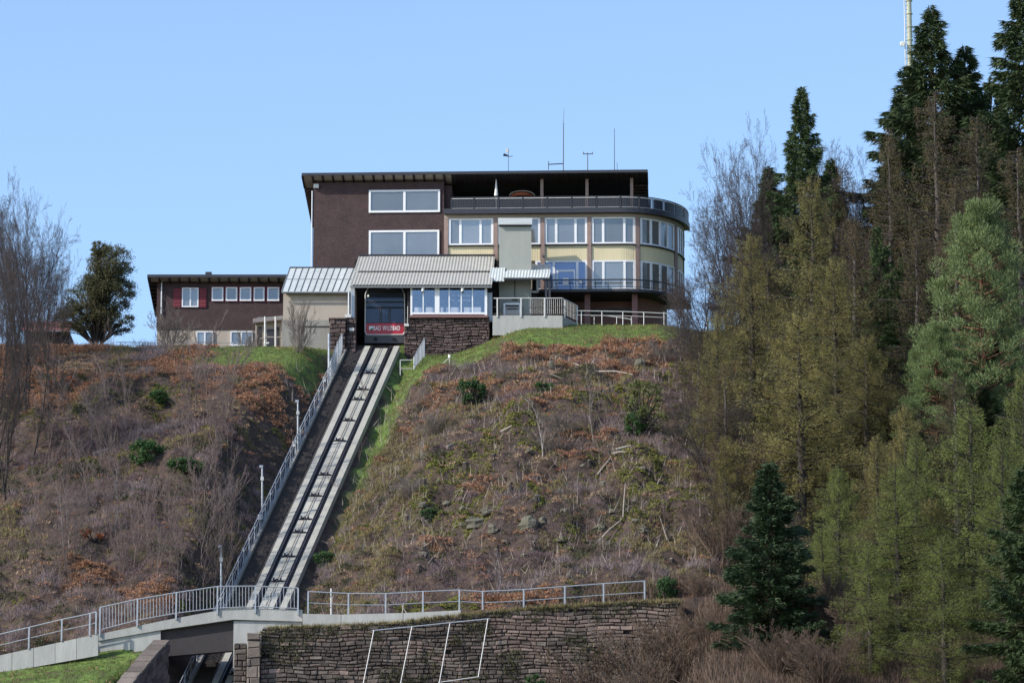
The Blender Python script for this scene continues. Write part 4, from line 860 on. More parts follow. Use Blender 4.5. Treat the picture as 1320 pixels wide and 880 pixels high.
# ------------------------------------------------------------------ footbridge, ramp, parapets
BYF = 246.0
brg = thing('footbridge', 'concrete footbridge crossing over the funicular track', 'bridge', P(260, 800, BYF))
prof = [(127, 817, 825.5), (207, 800, 811.5), (300, 782.5, 798), (389.5, 785.5, 800.5)]
def slabprof(pr, y0, y1, m, parent, name, dt=0, db=0):
    for (u0, a0, c0), (u1, a1, c1) in zip(pr[:-1], pr[1:]):
        x0, x1 = X(u0, BYF, 800), X(u1, BYF, 800); k0, k1, l0, l1 = [Z(q, BYF) for q in (a0, a1, c0, c1)]
        MB().hexa([(x0, y0, l0+db), (x1, y0, l1+db), (x1, y1, l1+db), (x0, y1, l0+db)], [(x0, y0, k0+dt), (x1, y0, k1+dt), (x1, y1, k1+dt), (x0, y1, k0+dt)]).build(name, m, parent)
slabprof(prof, BYF, BYF+.45, M['concrete'], brg, 'edge_beam')
slabprof(prof, BYF+.45, BYF+3.5, M['concrete'], brg, 'deck', -.12, .1)
x0, x1 = X(207, BYF+.3, 810), X(301.5, BYF+.3, 810)
MB().hexa([(x0, BYF+.3, Z(846, BYF+.3)), (x1, BYF+.3, Z(838, BYF+.3)), (x1, BYF+.8, Z(838, BYF+.3)), (x0, BYF+.8, Z(846, BYF+.3))], [(x0, BYF+.3, Z(811, BYF+.3)), (x1, BYF+.3, Z(797.5, BYF+.3)), (x1, BYF+.8, Z(797.5, BYF+.3)), (x0, BYF+.8, Z(811, BYF+.3))]).build('girder', M['stair'], brg, 'dark brown girder under the deck')
MB().poly([P(127, 825.6, BYF+.1), P(127, 845, BYF+.1), P(207, 842, BYF+.1), P(207, 811.6, BYF+.1)] + [(*P(127, 825.6, BYF+.1).xy[:1], BYF+3.4, P(127, 825.6, BYF).z), (X(127, BYF, 800), BYF+3.4, Z(845, BYF)), (X(207, BYF, 800), BYF+3.4, Z(842, BYF)), (X(207, BYF, 800), BYF+3.4, Z(811.6, BYF))],
          [(0, 1, 2, 3), (7, 6, 5, 4), (3, 2, 6, 7), (0, 4, 5, 1), (1, 5, 6, 2)]).build('abutment', M['concrete'], brg)
MB().box(X(301, BYF, 800), X(389, BYF, 800), BYF+.12, BYF+3.4, Z(860, BYF), Z(799.5, BYF)).build('abutment', M['concrete'], brg)
def railing(name, label, posts, y, hrail, nb, m='steel', post_over=0, mid=None, bal=False):
    """posts: (u, v_top, v_base)"""
    t = thing(name, label, 'railing', P(posts[0][0], posts[0][2], y))
    for u, a, c in posts: MB().box(X(u, y, 790)-.04, X(u, y, 790)+.04, y-.05, y+.03, Z(c+post_over, y), Z(a, y)).build('post', M[m], t)
    tp1 = [P(u, a, y) for u, a, c in posts]; MB().path(tp1, .035).build('rail', M[m], t)
    if bal:
        lo = [P(u, c-2.2, y) for u, a, c in posts]; MB().path(lo, .028).build('rail', M[m], t)
        for (a, b_, c, d_) in zip(tp1[:-1], tp1[1:], lo[:-1], lo[1:]):
            for j in range(1, nb): MB().tube(c.lerp(d_, j/nb), a.lerp(b_, j/nb), .014, n=4).build('baluster', M[m], t)
    elif mid:
        MB().path([P(u, a+mid, y) for u, a, c in posts], .025).build('rail', M[m], t)
    return t
railing('bridge_railing', 'grey balustrade with close vertical bars on the footbridge', [(129, 782.5, 813.5), (177, 772, 801), (227, 763.5, 792), (280, 755.5, 785.5), (329, 755, 783.5), (384, 757.5, 786)], BYF-.06, 0, 12, post_over=6, bal=True)
railing('ramp_railing', 'two rail grey railing on the ramp left of the footbridge', [(-6, 818.5, 845), (38, 808, 836), (80, 798, 826), (116, 790.5, 819), (124, 788, 817)], 245.2, 0, 0, mid=14)
rw = thing('ramp_wall', 'pale concrete retaining wall of the ramp left of the footbridge', 'retaining wall', P(60, 850, 245.2))
for k in range(6):
    u0, u1 = -40 + k*27.8, -40 + (k+1)*27.8 - .5
    MB().hexa([P(u0, 868-(u0+5)*.18, 245.2), P(u1, 868-(u1+5)*.18, 245.2), P(u1, 868-(u1+5)*.18, 245.2)+Vector((0, .35, 0)), P(u0, 868-(u0+5)*.18, 245.2)+Vector((0, .35, 0))],
              [P(u0, 844-u0*.218, 245.2), P(u1, 844-u1*.218, 245.2), P(u1, 844-u1*.218, 245.2)+Vector((0, .35, 0)), P(u0, 844-u0*.218, 245.2)+Vector((0, .35, 0))]).build('wall_panel', M['concrete'], rw)
pw = thing('path_parapet', 'low pale concrete parapet right of the footbridge', 'parapet', P(490, 800, 245.6))
pts = [(390, 790.5, 810), (440, 791.5, 810), (520, 789.5, 808), (595, 786, 800)]
for (a, b_, c), (d_, e, f_) in zip(pts[:-1], pts[1:]):
    V0 = [P(a, c, 245.6), P(d_-.6, f_, 245.6)]; V1 = [P(a, b_, 245.6), P(d_-.6, e, 245.6)]; k_ = Vector((0, .4, 0))
    MB().hexa([V0[0], V0[1], V0[1]+k_, V0[0]+k_], [V1[0], V1[1], V1[1]+k_, V1[0]+k_]).build('wall_panel', M['concrete'], pw)
railing('path_railing', 'two rail steel railing along the path above the stone wall', [(397, 762, 790), (449, 764.5, 791), (497, 764.8, 790.5), (545, 762, 789), (592, 760, 787), (622, 762, 791), (675, 759.5, 789), (728, 755.5, 784), (778, 752, 780), (831, 748.5, 777)], 245.75, 0, 0, mid=14.5)
tag(MB().tube(P(427, 792, 245.9), P(427, 758, 245.9), .045, n=8).build('marker_pole', M['railwhite']), 'white pole with red top between the path railing posts', 'pole')
# retaining wall of sandstone
wt_pts = [(302, 828), (317.5, 828), (318, 816.5), (345, 816), (345.5, 810.5), (436, 808), (511, 804), (594, 794), (622, 791), (700, 784), (830, 777), (900, 775)]
def wtop(x):
    yb = 245.2; u = 660 + x * FPX / (yb * CP_ + Z(810, yb) * SP_)
    return Z(float(np.interp(u, [p[0] for p in wt_pts], [p[1] for p in wt_pts])), yb) + .03 * math.sin(x * 9)
yfun = lambda x: 245.0 + .0 * x
sw = thing('sandstone_wall', 'old sandstone block retaining wall below the path railing', 'stone wall', P(560, 870, 245))
wx0, wx1 = X(336, 245, 850), X(880, 245, 850)
zlow = Z(900, 245)
core = MB(); nseg = 30
for k in range(nseg):
    a, b_ = wx0 + (wx1-wx0)*k/nseg, wx0 + (wx1-wx0)*(k+1)/nseg
    core.hexa([(a, 245.12, zlow-3), (b_, 245.12, zlow-3), (b_, 245.6, zlow-3), (a, 245.6, zlow-3)], [(a, 245.12, wtop(a)-.12), (b_, 245.12, wtop(b_)-.12), (b_, 245.6, wtop(b_)-.12), (a, 245.6, wtop(a)-.12)])
core.build('core', M['mortar'], sw)
_st = sorted(stones(wx0, wx1, yfun, zlow, lambda x: wtop(x) + .10 * (vnoise(x * 2.2, 0, 5) - .5), .44, .21, zclip=lambda x: zlow), key=lambda t: -t[0])
small = {}
for i_, (a_, q_) in enumerate(_st):
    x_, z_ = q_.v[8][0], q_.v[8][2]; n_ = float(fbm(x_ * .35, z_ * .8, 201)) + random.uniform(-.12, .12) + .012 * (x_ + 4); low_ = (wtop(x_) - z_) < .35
    mk = 'stonebrown' if (n_ < .43 or (low_ and random.random() < .6)) else ('stonegrey' if n_ < .52 else 'stone')  # darker brown stones get commoner towards the left and along the top
    if random.random() < .008: continue
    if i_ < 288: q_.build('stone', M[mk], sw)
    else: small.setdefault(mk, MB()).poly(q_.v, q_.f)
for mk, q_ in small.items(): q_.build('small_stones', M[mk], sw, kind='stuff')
wp = np.array([(x, 244.93, z) for x, z in zip(RNG.uniform(wx0, wx1, 9000), RNG.uniform(zlow, zlow + 5.2, 9000)) if z < wtop(x) + .05 and float(fbm(x * .5, z * .7, 211)) + .18 * (z > wtop(x) - .3) + .05 * (x > 3) > .53])
V_, F_ = blades(wp, 6, .16, .05, 1.0); o = link('wall_moss', npmesh('wall_moss', V_, F_), M['moss2'], kind='stuff'); o['label'] = 'moss and small plants growing in the joints of the sandstone wall'
wp = np.array([(x, 245.1, wtop(x) - .05) for x in RNG.uniform(wx0, wx1, 2600)])
V_, F_ = blades(wp, 4, .28, .03, .8); o = link('wall_top_grass', npmesh('wall_top_grass', V_, F_), M['drygrass'], kind='stuff'); o['label'] = 'dry grass hanging over the top of the sandstone wall'
sp2 = thing('wall_pier', 'projecting sandstone pier at the left end of the wall', 'stone pier', P(327, 870, 244.6))
MB().box(X(318, 244.6, 850)+.04, X(335.5, 244.6, 850)-.04, 244.75, 245.6, zlow-3, Z(817.5, 244.6)).build('core', M['mortar'], sp2)
lay(stones(X(318, 244.6, 850), X(335.5, 244.6, 850), lambda x: 244.6, zlow, lambda x: Z(817, 244.6), .75, .5), sp2, M['stonegrey'])
sp3 = thing('wall_end', 'lower dark sandstone wall end beside the track under the bridge', 'stone wall', P(310, 870, 244.9))
MB().box(X(301.5, 245.2, 850)+.04, X(318, 245.2, 850)-.04, 245.1, 246.0, zlow-3, Z(829, 245.2)).build('core', M['mortar'], sp3)
lay(stones(X(301.5, 245, 850), X(318, 245, 850), lambda x: 245.0, zlow, lambda x: Z(828.5, 245), .5, .28), sp3, M['stonebrown'])
# wing wall left of the track opening: sloping coping
wg = thing('wing_wall', 'stepped stone wing wall with pink coping beside the green bank', 'stone wall', P(185, 870, 243))
A0, A1 = P(199, 829, 245.2), P(150, 884, 241.2); th = Vector((.75, .0, 0)); down = Vector((0, 0, -4))
MB().hexa([A0+down, A0+down+th, A1+down+th, A1+down], [A0, A0+th, A1+th, A1]).build('core', M['stonedark'], wg)
for k in range(8):
    a, b_ = A0.lerp(A1, k/8), A0.lerp(A1, (k+.94)/8); up = Vector((0, 0, .16)); j = Vector((random.uniform(-.04, .04), 0, random.uniform(0, .05)))
    MB().hexa([a+j-Vector((.05, 0, 0)), a+j+th*1.05, b_+j+th*1.05, b_+j-Vector((.05, 0, 0))], [a+j+up-Vector((.05, 0, 0)), a+j+up+th*1.05, b_+j+up+th*1.05, b_+j+up-Vector((.05, 0, 0))]).build('coping_stone', M['stonegrey'], wg)
wst = []
for k in range(9):
    for r_ in range(9):
        a, b_ = A0.lerp(A1, (k+.04+.3*(r_ % 2))/9), A0.lerp(A1, min(1, (k+.96+.3*(r_ % 2))/9)); q = th + Vector((.0, 0, 0)); dz0, dz1 = Vector((0, 0, -.05-.4*r_)), Vector((0, 0, -.42-.4*r_)); o_ = Vector((random.uniform(.03, .12), 0, 0))
        MB().hexa([a+q+dz1, a+q+dz1+o_, b_+q+dz1+o_, b_+q+dz1], [a+q+dz0, a+q+dz0+o_, b_+q+dz0+o_, b_+q+dz0]).build('stone', M['stonedark'], wg)
# pole frame hanging on the wall
pf = thing('pole_frame', 'white pole frame leaning against the sandstone wall', 'pole frame', P(545, 880, 244.6)); py = 244.62
MB().tube(P(479, 812.5, py), P(631, 797, py), .035).build('top_pole', M['steel'], pf)
for a, b_ in (((482, 812), (466, 892)), ((531, 807.5), (514.5, 890)), ((580, 803), (564.5, 890)), ((629, 797.5), (616.5, 872))): MB().tube(P(*a, py-.06), P(*b_, py-.3), .03).build('pole', M['railwhite'], pf)
MB().tube(P(565, 879, py-.25), P(618, 871.5, py-.25), .025).build('cross_pole', M['railwhite'], pf)
for u, v in ((520, 780), (668, 770)):
    pp = thing('easel_sticks', ['pale sticks tied together in the brush by the path, left pair', 'pale tripod sticks in the brush by the path, right pair'][u > 600], 'sticks', P(u, v, 250))
    MB().tube(P(u-1.5, v+12, 250), P(u, v-2, 250), .035).build('stick', M['deadwood'], pp); MB().tube(P(u+5, v+11, 250), P(u-2, v, 250), .03).build('stick', M['deadwood'], pp)

# ------------------------------------------------------------------ mast at top right
my = 330.0
ms = thing('transmitter_mast', 'tall pale green mast with ladder behind the highest spruces', 'mast', (X(1171.5, my, 0), my, float(ground(X(1171, my, 0), my))))
MB().tube((X(1172, my, 0), my, ms.location.z-.5), (X(1171.5, my, 0), my, Z(-60, my)), .30, .17, 16).build('pole', M['mast'], ms, smooth=False)
lad = X(1167, my, 0)
for dx in (-.09, .17): MB().bar((lad+dx, my-.1, Z(420, my)), (lad+dx, my-.1, Z(-60, my)), .05).build('ladder_rail', M['railwhite'], ms)
l_ = MB()
for z in np.arange(Z(200, my), Z(-60, my), .3): l_.bar((lad-.09, my-.1, z), (lad+.17, my-.1, z), .035)
l_.build('rungs', M['railwhite'], ms)
for z in np.arange(Z(120, my), Z(-60, my), 1.0): MB().tube((X(1171.7, my, 0), my, z), (X(1171.7, my, 0), my, z+.07), .25, n=14).build('collar', M['mast'], ms)
MB().tube(P(1163.5, 57, my-.2), P(1163.5, 57, my-.45), .2, .16, 12).build('dish', M['lamp'], ms)

# ------------------------------------------------------------------ trees
class Seg:
    def __init__(s): s.a = []; s.b = []; s.ra = []; s.rb = []
    def add(s, a, b, ra, rb): s.a.append(a); s.b.append(b); s.ra.append(ra); s.rb.append(rb)
    def mesh(s, name, n=3):
        A = np.array(s.a, float).reshape(-1, 3); B = np.array(s.b, float).reshape(-1, 3); ra = np.array(s.ra); rb = np.array(s.rb); m = len(A)
        D = B - A; D /= np.maximum(np.linalg.norm(D, axis=1, keepdims=True), 1e-9)
        up = np.where(np.abs(D[:, 2:3]) < .9, np.array([[0, 0, 1.]]), np.array([[1., 0, 0]])); Q = np.cross(D, up); Q /= np.linalg.norm(Q, axis=1, keepdims=True); W = np.cross(D, Q)
        rings = []
        for (C, r) in ((A, ra), (B, rb)):
            for k in range(n): rings.append(C + (Q*math.cos(2*PI*k/n) + W*math.sin(2*PI*k/n)) * r[:, None])
        V = np.stack(rings, 1).reshape(-1, 3); base = np.arange(m)[:, None] * 2 * n; F = []
        for k in range(n): F.append(np.stack([base[:, 0]+k, base[:, 0]+(k+1) % n, base[:, 0]+n+(k+1) % n, base[:, 0]+n+k], 1))
        return npmesh(name, V, np.concatenate(F))
def tris(C, D, ln, wd, name):
    """slim triangles at C pointing along D"""
    m = len(C); D = D / np.maximum(np.linalg.norm(D, axis=1, keepdims=True), 1e-9); rv = RNG.normal(0, 1, (m, 3)); S = np.cross(D, rv); S /= np.maximum(np.linalg.norm(S, axis=1, keepdims=True), 1e-9)
    V = np.stack([C - S*wd[:, None]/2, C + S*wd[:, None]/2, C + D*ln[:, None]], 1).reshape(-1, 3)
    return npmesh(name, V, np.arange(3*m).reshape(-1, 3))
def vec(a): return np.array(a, float)
def rot_about(d, ang, az):
    d = d / np.linalg.norm(d); u = np.cross(d, [0, 0, 1.] if abs(d[2]) < .95 else [1., 0, 0]); u /= np.linalg.norm(u); w = np.cross(d, u)
    return d*math.cos(ang) + (u*math.cos(az) + w*math.sin(az))*math.sin(ang)
def bare_tree(rnd, h, r0, spread=.6, levels=4, stems=1, lean=0, upw=.25, kids=(7, 5, 5, 5), nseg=(8, 5, 4, 3), start=.25, shrink=(.5, .55, .55), minr=.009, stemspread=.25):
    S = Seg(); W = Seg(); budget = [60000]
    def grow(p, d, L, r, lev):
        n = nseg[min(lev, len(nseg)-1)]; pts = [p]; dirs = []
        for k in range(n):
            d = d + vec([rnd.gauss(0, .09+.05*lev), rnd.gauss(0, .09+.05*lev), rnd.gauss(0, .05) + upw*.12*(lev > 0)]); d = d/np.linalg.norm(d)
            q = pts[-1] + d*L/n; ra = r*(1-k/n*.8); rb_ = r*(1-(k+1)/n*.8)
            (S if lev < 2 else W).add(pts[-1], q, max(ra, minr), max(rb_, minr*.7)); pts.append(q); dirs.append(d)
        if lev >= levels: return
        m = kids[min(lev, len(kids)-1)]
        for k in range(m):
            t = start + (1-start)*(k+rnd.random())/m if lev == 0 else .2+.8*(k+rnd.random())/m
            i_ = min(int(t*n), n-1); f = t*n-i_; q = pts[i_]*(1-f)+pts[i_+1]*f
            ang = spread*rnd.uniform(.6, 1.3); nd = rot_about(dirs[i_], ang, rnd.uniform(0, 2*PI)); nd[2] += upw*.5
            nd /= np.linalg.norm(nd)
            l2 = L*shrink[min(lev, len(shrink)-1)]*rnd.uniform(.7, 1.15)*(1.15-.55*t if lev == 0 else 1-.3*t)
            grow(q, nd, l2, max(r*(1-t*.75)*.5, minr), lev+1)
    for s_ in range(stems):
        az = rnd.uniform(0, 2*PI); a = (stemspread*rnd.uniform(.3, 1) if stems > 1 else 0)
        grow(vec([rnd.gauss(0, .1*(stems > 1)), rnd.gauss(0, .1*(stems > 1)), 0]), vec([math.sin(a)*math.cos(az)+lean, math.sin(a)*math.sin(az), math.cos(a)]), h*(rnd.uniform(.7, 1) if stems > 1 else 1), r0, 0)
    return S, W
def make_bare(name, label, h, bark, twig, seed, leaf=None, cat='tree', **kw):
    rnd = random.Random(seed); S, W = bare_tree(rnd, h, **kw)
    t = thing(name, label, cat, (0, 0, -500))
    link('trunk', S.mesh('trunk', 5), M[bark], t); link('crown', W.mesh('crown', 3), M[twig], t)
    if leaf:
        B = np.array(W.b); idx = RNG.integers(0, len(B), leaf[1]); C = B[idx] + RNG.normal(0, .12, (len(idx), 3)); D = RNG.normal(0, 1, C.shape)
        link('foliage', tris(C, D, RNG.uniform(.06, .14, len(C))*leaf[2], RNG.uniform(.05, .1, len(C))*leaf[2], 'foliage'), M[leaf[0]], t)
    Bp = np.array(W.b); t['R'] = float(np.percentile(np.hypot(Bp[:, 0], Bp[:, 1]), 95)); t['h'] = float(Bp[:, 2].max()); return t
def conifer(name, label, h, Rr, seed, needle, bark, kind='spruce', nb=260, dens=55, start=.06, cat='spruce'):
    rnd = random.Random(seed); S = Seg(); Tk = Seg(); C = []; D = []; L = []; Wd = []
    n = 14; pts = [vec([rnd.gauss(0, .012)*k*.4, rnd.gauss(0, .012)*k*.4, h*k/n]) for k in range(n+1)]
    r0 = h*.014
    for k in range(n): Tk.add(pts[k], pts[k+1], r0*(1-k/n)+.02, r0*(1-(k+1)/n)+.015)
    rs_ = np.random.default_rng(seed); az = 0
    sect = [rnd.uniform(.7, 1.15) for _ in range(48)]
    for b_ in range(nb):
        t = start + (1-start)*((b_+rnd.random())/nb)**(.92); z = h*t; az += 2.399+rnd.gauss(0, .3)
        prof_ = (1-t)**.8*(.6+.45*min(1, (t-start)/.18+.25)) if kind != 'larch' else min((1-t)**.5, .3+2.2*(t-start))
        ln = Rr*prof_*rnd.choice([rnd.uniform(.4, .8), rnd.uniform(.75, 1.2)])*sect[int((az % (2*PI))/(2*PI)*8) + 8*min(5, int(t*6))] + .15
        if kind == 'larch' : ln *= rnd.uniform(.75, 1.15)
        el = ((.55*t - .15) if kind != 'larch' else (.5*t-.12)) + rnd.gauss(0, .12)
        d = vec([math.cos(az)*math.cos(el), math.sin(az)*math.cos(el), math.sin(el)]); p = pts[min(int(t*n), n-1)]*1.0; p[2] = z; q0 = p.copy(); m = 5
        bp_ = [p.copy()]
        for k in range(m):
            s_ = (k+1)/m; dr_ = -.28 + .5*s_ if kind != 'larch' else -.22+.5*s_
            d2 = d + vec([0, 0, dr_*(1-t)]) + vec([rnd.gauss(0, .07), rnd.gauss(0, .07), rnd.gauss(0, .04)]); d2 /= np.linalg.norm(d2); q = bp_[-1] + d2*ln/m; bp_.append(q)
            rr = (.012+.016*ln*(1-s_*.8))*(1.5 if kind == 'larch' else 1); S.add(bp_[-2], q, rr, rr*.75)
        bp_ = np.array(bp_)
        nn = int(dens*ln/Rr*2.0)+6
        ss = rs_.uniform(.12, 1.02, nn)**(.8); f = ss*m; i_ = np.minimum(f.astype(int), m-1); f = f-i_
        c = bp_[i_]*(1-f[:, None]) + bp_[i_+1]*f[:, None]; side = np.array([-math.sin(az), math.cos(az), 0.]); out = np.array([math.cos(az), math.sin(az), 0.])
        sg = rs_.choice([-1, 1], nn); wdt = ln*.34*(1.1-ss)
        lat = rs_.uniform(0, 1, nn)
        if kind == 'spruce':
            c = c + side[None]*(sg*lat*wdt)[:, None] + out[None]*(lat*wdt*.5)[:, None]; c[:, 2] -= lat*wdt*.55 + rs_.uniform(0, 1, nn)**2*.55
            dd = side[None]*(sg*.5)[:, None]*rs_.uniform(.2, 1, nn)[:, None] + out[None]*.6 + np.stack([rs_.normal(0, .25, nn), rs_.normal(0, .25, nn), rs_.uniform(-1.1, .15, nn)], 1)
            L.append(rs_.uniform(.2, .42, nn)); Wd.append(rs_.uniform(.05, .11, nn))
        elif kind == 'fir':
            c = c + side[None]*(sg*lat*wdt*1.3)[:, None] + out[None]*(lat*wdt*.6)[:, None]; c[:, 2] += rs_.normal(0, .12, nn)
            dd = side[None]*(sg*.8)[:, None]*rs_.uniform(.2, 1, nn)[:, None] + out[None]*.8 + np.stack([rs_.normal(0, .15, nn), rs_.normal(0, .15, nn), rs_.uniform(-.6, .5, nn)], 1)
            L.append(rs_.uniform(.2, .42, nn)); Wd.append(rs_.uniform(.07, .14, nn))
        else:
            hang = rs_.uniform(0, 1, nn)**1.3*1.0
            c = c + side[None]*(sg*lat*wdt*1.2)[:, None] + out[None]*(rs_.uniform(-.1, .3, nn)*wdt)[:, None]; c[:, 2] -= hang
            dd = rs_.normal(0, 1, (nn, 3)); L.append(rs_.uniform(.07, .16, nn)); Wd.append(rs_.uniform(.025, .06, nn))
            for j in range(max(3, int(ln*5))):
                s2 = rnd.uniform(.2, 1); f2 = s2*m; i2 = min(int(f2), m-1); a = bp_[i2]*(1-(f2-i2)) + bp_[i2+1]*(f2-i2); sd = rnd.choice([-1, 1])*rnd.uniform(.3, 1)*ln*.36
                e = a + side*sd + out*abs(sd)*.35 + vec([0, 0, rnd.uniform(-.7, .1)]); mid_ = (a+e)/2 + vec([0, 0, .05]); S.add(a, mid_, .011, .009); S.add(mid_, e, .009, .006)
        C.append(c); D.append(dd)
    t = thing(name, label, cat, (0, 0, -500)); C = np.concatenate(C); D = np.concatenate(D)
    link('trunk', Tk.mesh('trunk', 8), M[bark], t); link('branches', S.mesh('branches', 3), M['twigdark'] if kind != 'larch' else M['bark'], t, kind='stuff')
    link('crown', tris(C, D, np.concatenate(L), np.concatenate(Wd), 'crown'), M[needle], t); t['h'] = h
    return t
def pine_tree(label, h, Rr, seed, nclump=230, per=260):
    rnd = random.Random(seed); rs_ = np.random.default_rng(seed); S = Seg(); Tk = Seg(); C = []; D = []
    n = 10; lx_ = [rnd.gauss(0, .05) for _ in range(n+1)]
    for k in range(n): Tk.add(vec([lx_[k]*k*.4, 0, h*k/n]), vec([lx_[k+1]*(k+1)*.4, 0, h*(k+1)/n]), .2*(1-k/n)+.04, .2*(1-(k+1)/n)+.03)
    for b_ in range(nclump):
        t = .22+.78*(b_/nclump); az = b_*2.399+rnd.gauss(0, .4); rad = Rr*(1-((t-.3)/.75)**2 if t > .3 else .85)*rnd.uniform(.15, 1.0)**.7; rad = max(rad, .2)
        zz_ = h*t; p0 = vec([0, 0, zz_-rad*.25]); q = vec([math.cos(az)*rad, math.sin(az)*rad, zz_+rnd.uniform(-.2, .3)])
        mid_ = (p0+q)/2 + vec([0, 0, -.1]); S.add(p0, mid_, .05, .035); S.add(mid_, q, .035, .012)
        m = per; u_ = rs_.normal(0, 1, (m, 3)); u_ /= np.linalg.norm(u_, axis=1, keepdims=True); r_ = rs_.uniform(.15, 1, m)**.6*rnd.uniform(.5, .85)
        off = u_*r_[:, None]; off[:, 2] *= .55; C.append(q + off); dd = off + np.array([0, 0, .35]) + rs_.normal(0, .15, (m, 3)); D.append(dd)
    C = np.concatenate(C); D = np.concatenate(D); t = thing('pine_tree', label, 'pine', (0, 0, -500))
    link('trunk', Tk.mesh('trunk', 8), M['barkorange'], t); link('branches', S.mesh('branches', 4), M['barkorange'], t, kind='stuff')
    link('crown', tris(C, D, RNG.uniform(.12, .24, len(C)), RNG.uniform(.03, .055, len(C)), 'crown'), M['pine'], t); t['h'] = h; return t
def leafy(name, label, blobs, h, m, seed, n=9000, size=.12, trunk='bark', cat='tree', stems=6):
    """leaf masses given as (x, z, rx, rz, share) blobs round limbs"""
    rs_ = np.random.default_rng(seed); rnd = random.Random(seed); C = []; S = Seg()
    tot = sum(b_[4] for b_ in blobs)
    for (bx, bz, rx, rz, sh_) in blobs:
        k = int(n*sh_/tot); nc = max(6, int(k/90)); u_ = rs_.normal(0, 1, (nc, 3)); u_ /= np.linalg.norm(u_, axis=1, keepdims=True); cc = u_*rs_.uniform(.35, 1, nc)[:, None]**.5*np.array([rx, rx, rz]) + np.array([bx, 0, bz])
        id_ = rs_.integers(0, nc, k); C.append(cc[id_] + rs_.normal(0, 1, (k, 3))*np.array([.22, .22, .16])*max(rx, .6)*.55)
        for j in range(min(nc, 18)): a = vec([bx*.25, 0, max(0, bz-rz*1.1)]); S.add(a*.5 + vec([0, 0, 0]), (a+cc[j])/2, .05, .035); S.add((a+cc[j])/2, cc[j], .035, .012)
    C = np.concatenate(C); t = thing(name, label, cat, (0, 0, -500))
    for s_ in range(stems if trunk else 0):
        bx = rnd.gauss(0, .12); S.add(vec([bx, rnd.gauss(0, .1), 0]), vec([bx*3, rnd.gauss(0, .3), h*.6]), h*.012+.02, .03)
    link('trunk', S.mesh('trunk', 5), M[trunk or 'bark'], t); D = RNG.normal(0, 1, C.shape); D[:, 2] += .4
    link('crown', tris(C, D, RNG.uniform(.7, 1.6, len(C))*size, RNG.uniform(.5, 1.0, len(C))*size, 'crown'), M[m], t); t['h'] = h; return t
used = set()
def put(proto, u, vtop, Y, label=None, group=None, wide=1.0, rz=None, x=None, sink=.2, r=None):
    """stand a tree at distance Y so that its top reaches image row vtop; r = crown radius in image pixels"""
    xx = X(u, Y, vtop) if x is None else x; zb = float(ground(xx, Y)) - sink; hh = Z(vtop, Y) - zb; s_ = hh / proto['h']
    rz = random.uniform(0, 2*PI) if rz is None else rz
    if proto.name in used: o = copy_tree(proto)
    else: o = proto; used.add(proto.name)
    w_ = s_*wide if r is None else r * Y * 1.03 / FPX / proto['R']
    o.location = (xx, Y, zb); o.rotation_euler = (0, 0, rz); o.scale = (w_, w_, s_)
    if label: o['label'] = label
    if group: o['group'] = group
    return o

spr = [conifer('spruce_tree', 'x', 22, 3.6, 11, 'spruce', 'bark', nb=210, dens=280), conifer('spruce_tree', 'x', 22, 4.2, 12, 'spruce', 'bark', nb=210, dens=300), conifer('spruce_tree', 'x', 18, 3.6, 13, 'spruce', 'bark', nb=120, dens=330)]
lar = [conifer('larch_tree', 'x', 18, 4.2, 21, 'larch', 'bark', 'larch', nb=115, dens=330, start=.06, cat='larch'), conifer('larch_tree', 'x', 18, 4.8, 22, 'larchgreen', 'bark', 'larch', nb=105, dens=380, start=.05, cat='larch'), conifer('larch_tree', 'x', 18, 3.8, 23, 'larchbrown', 'barkgrey', 'larch', nb=110, dens=170, start=.12, cat='larch')]
fir = conifer('fir_tree', 'dark green fir standing alone before the paler larches', 13, 3.3, 31, 'fir', 'bark', 'fir', nb=210, dens=150, cat='fir')
pine = pine_tree('blue green pine with orange trunk lit from the left', 13, 4.6, 41)
for q_, r_ in zip(spr + lar + [fir, pine], (3.3, 3.9, 3.3, 3.9, 4.4, 3.5, 3.2, 4.8)): q_['R'] = r_
GR = 'trees of the wood right of the hotel'
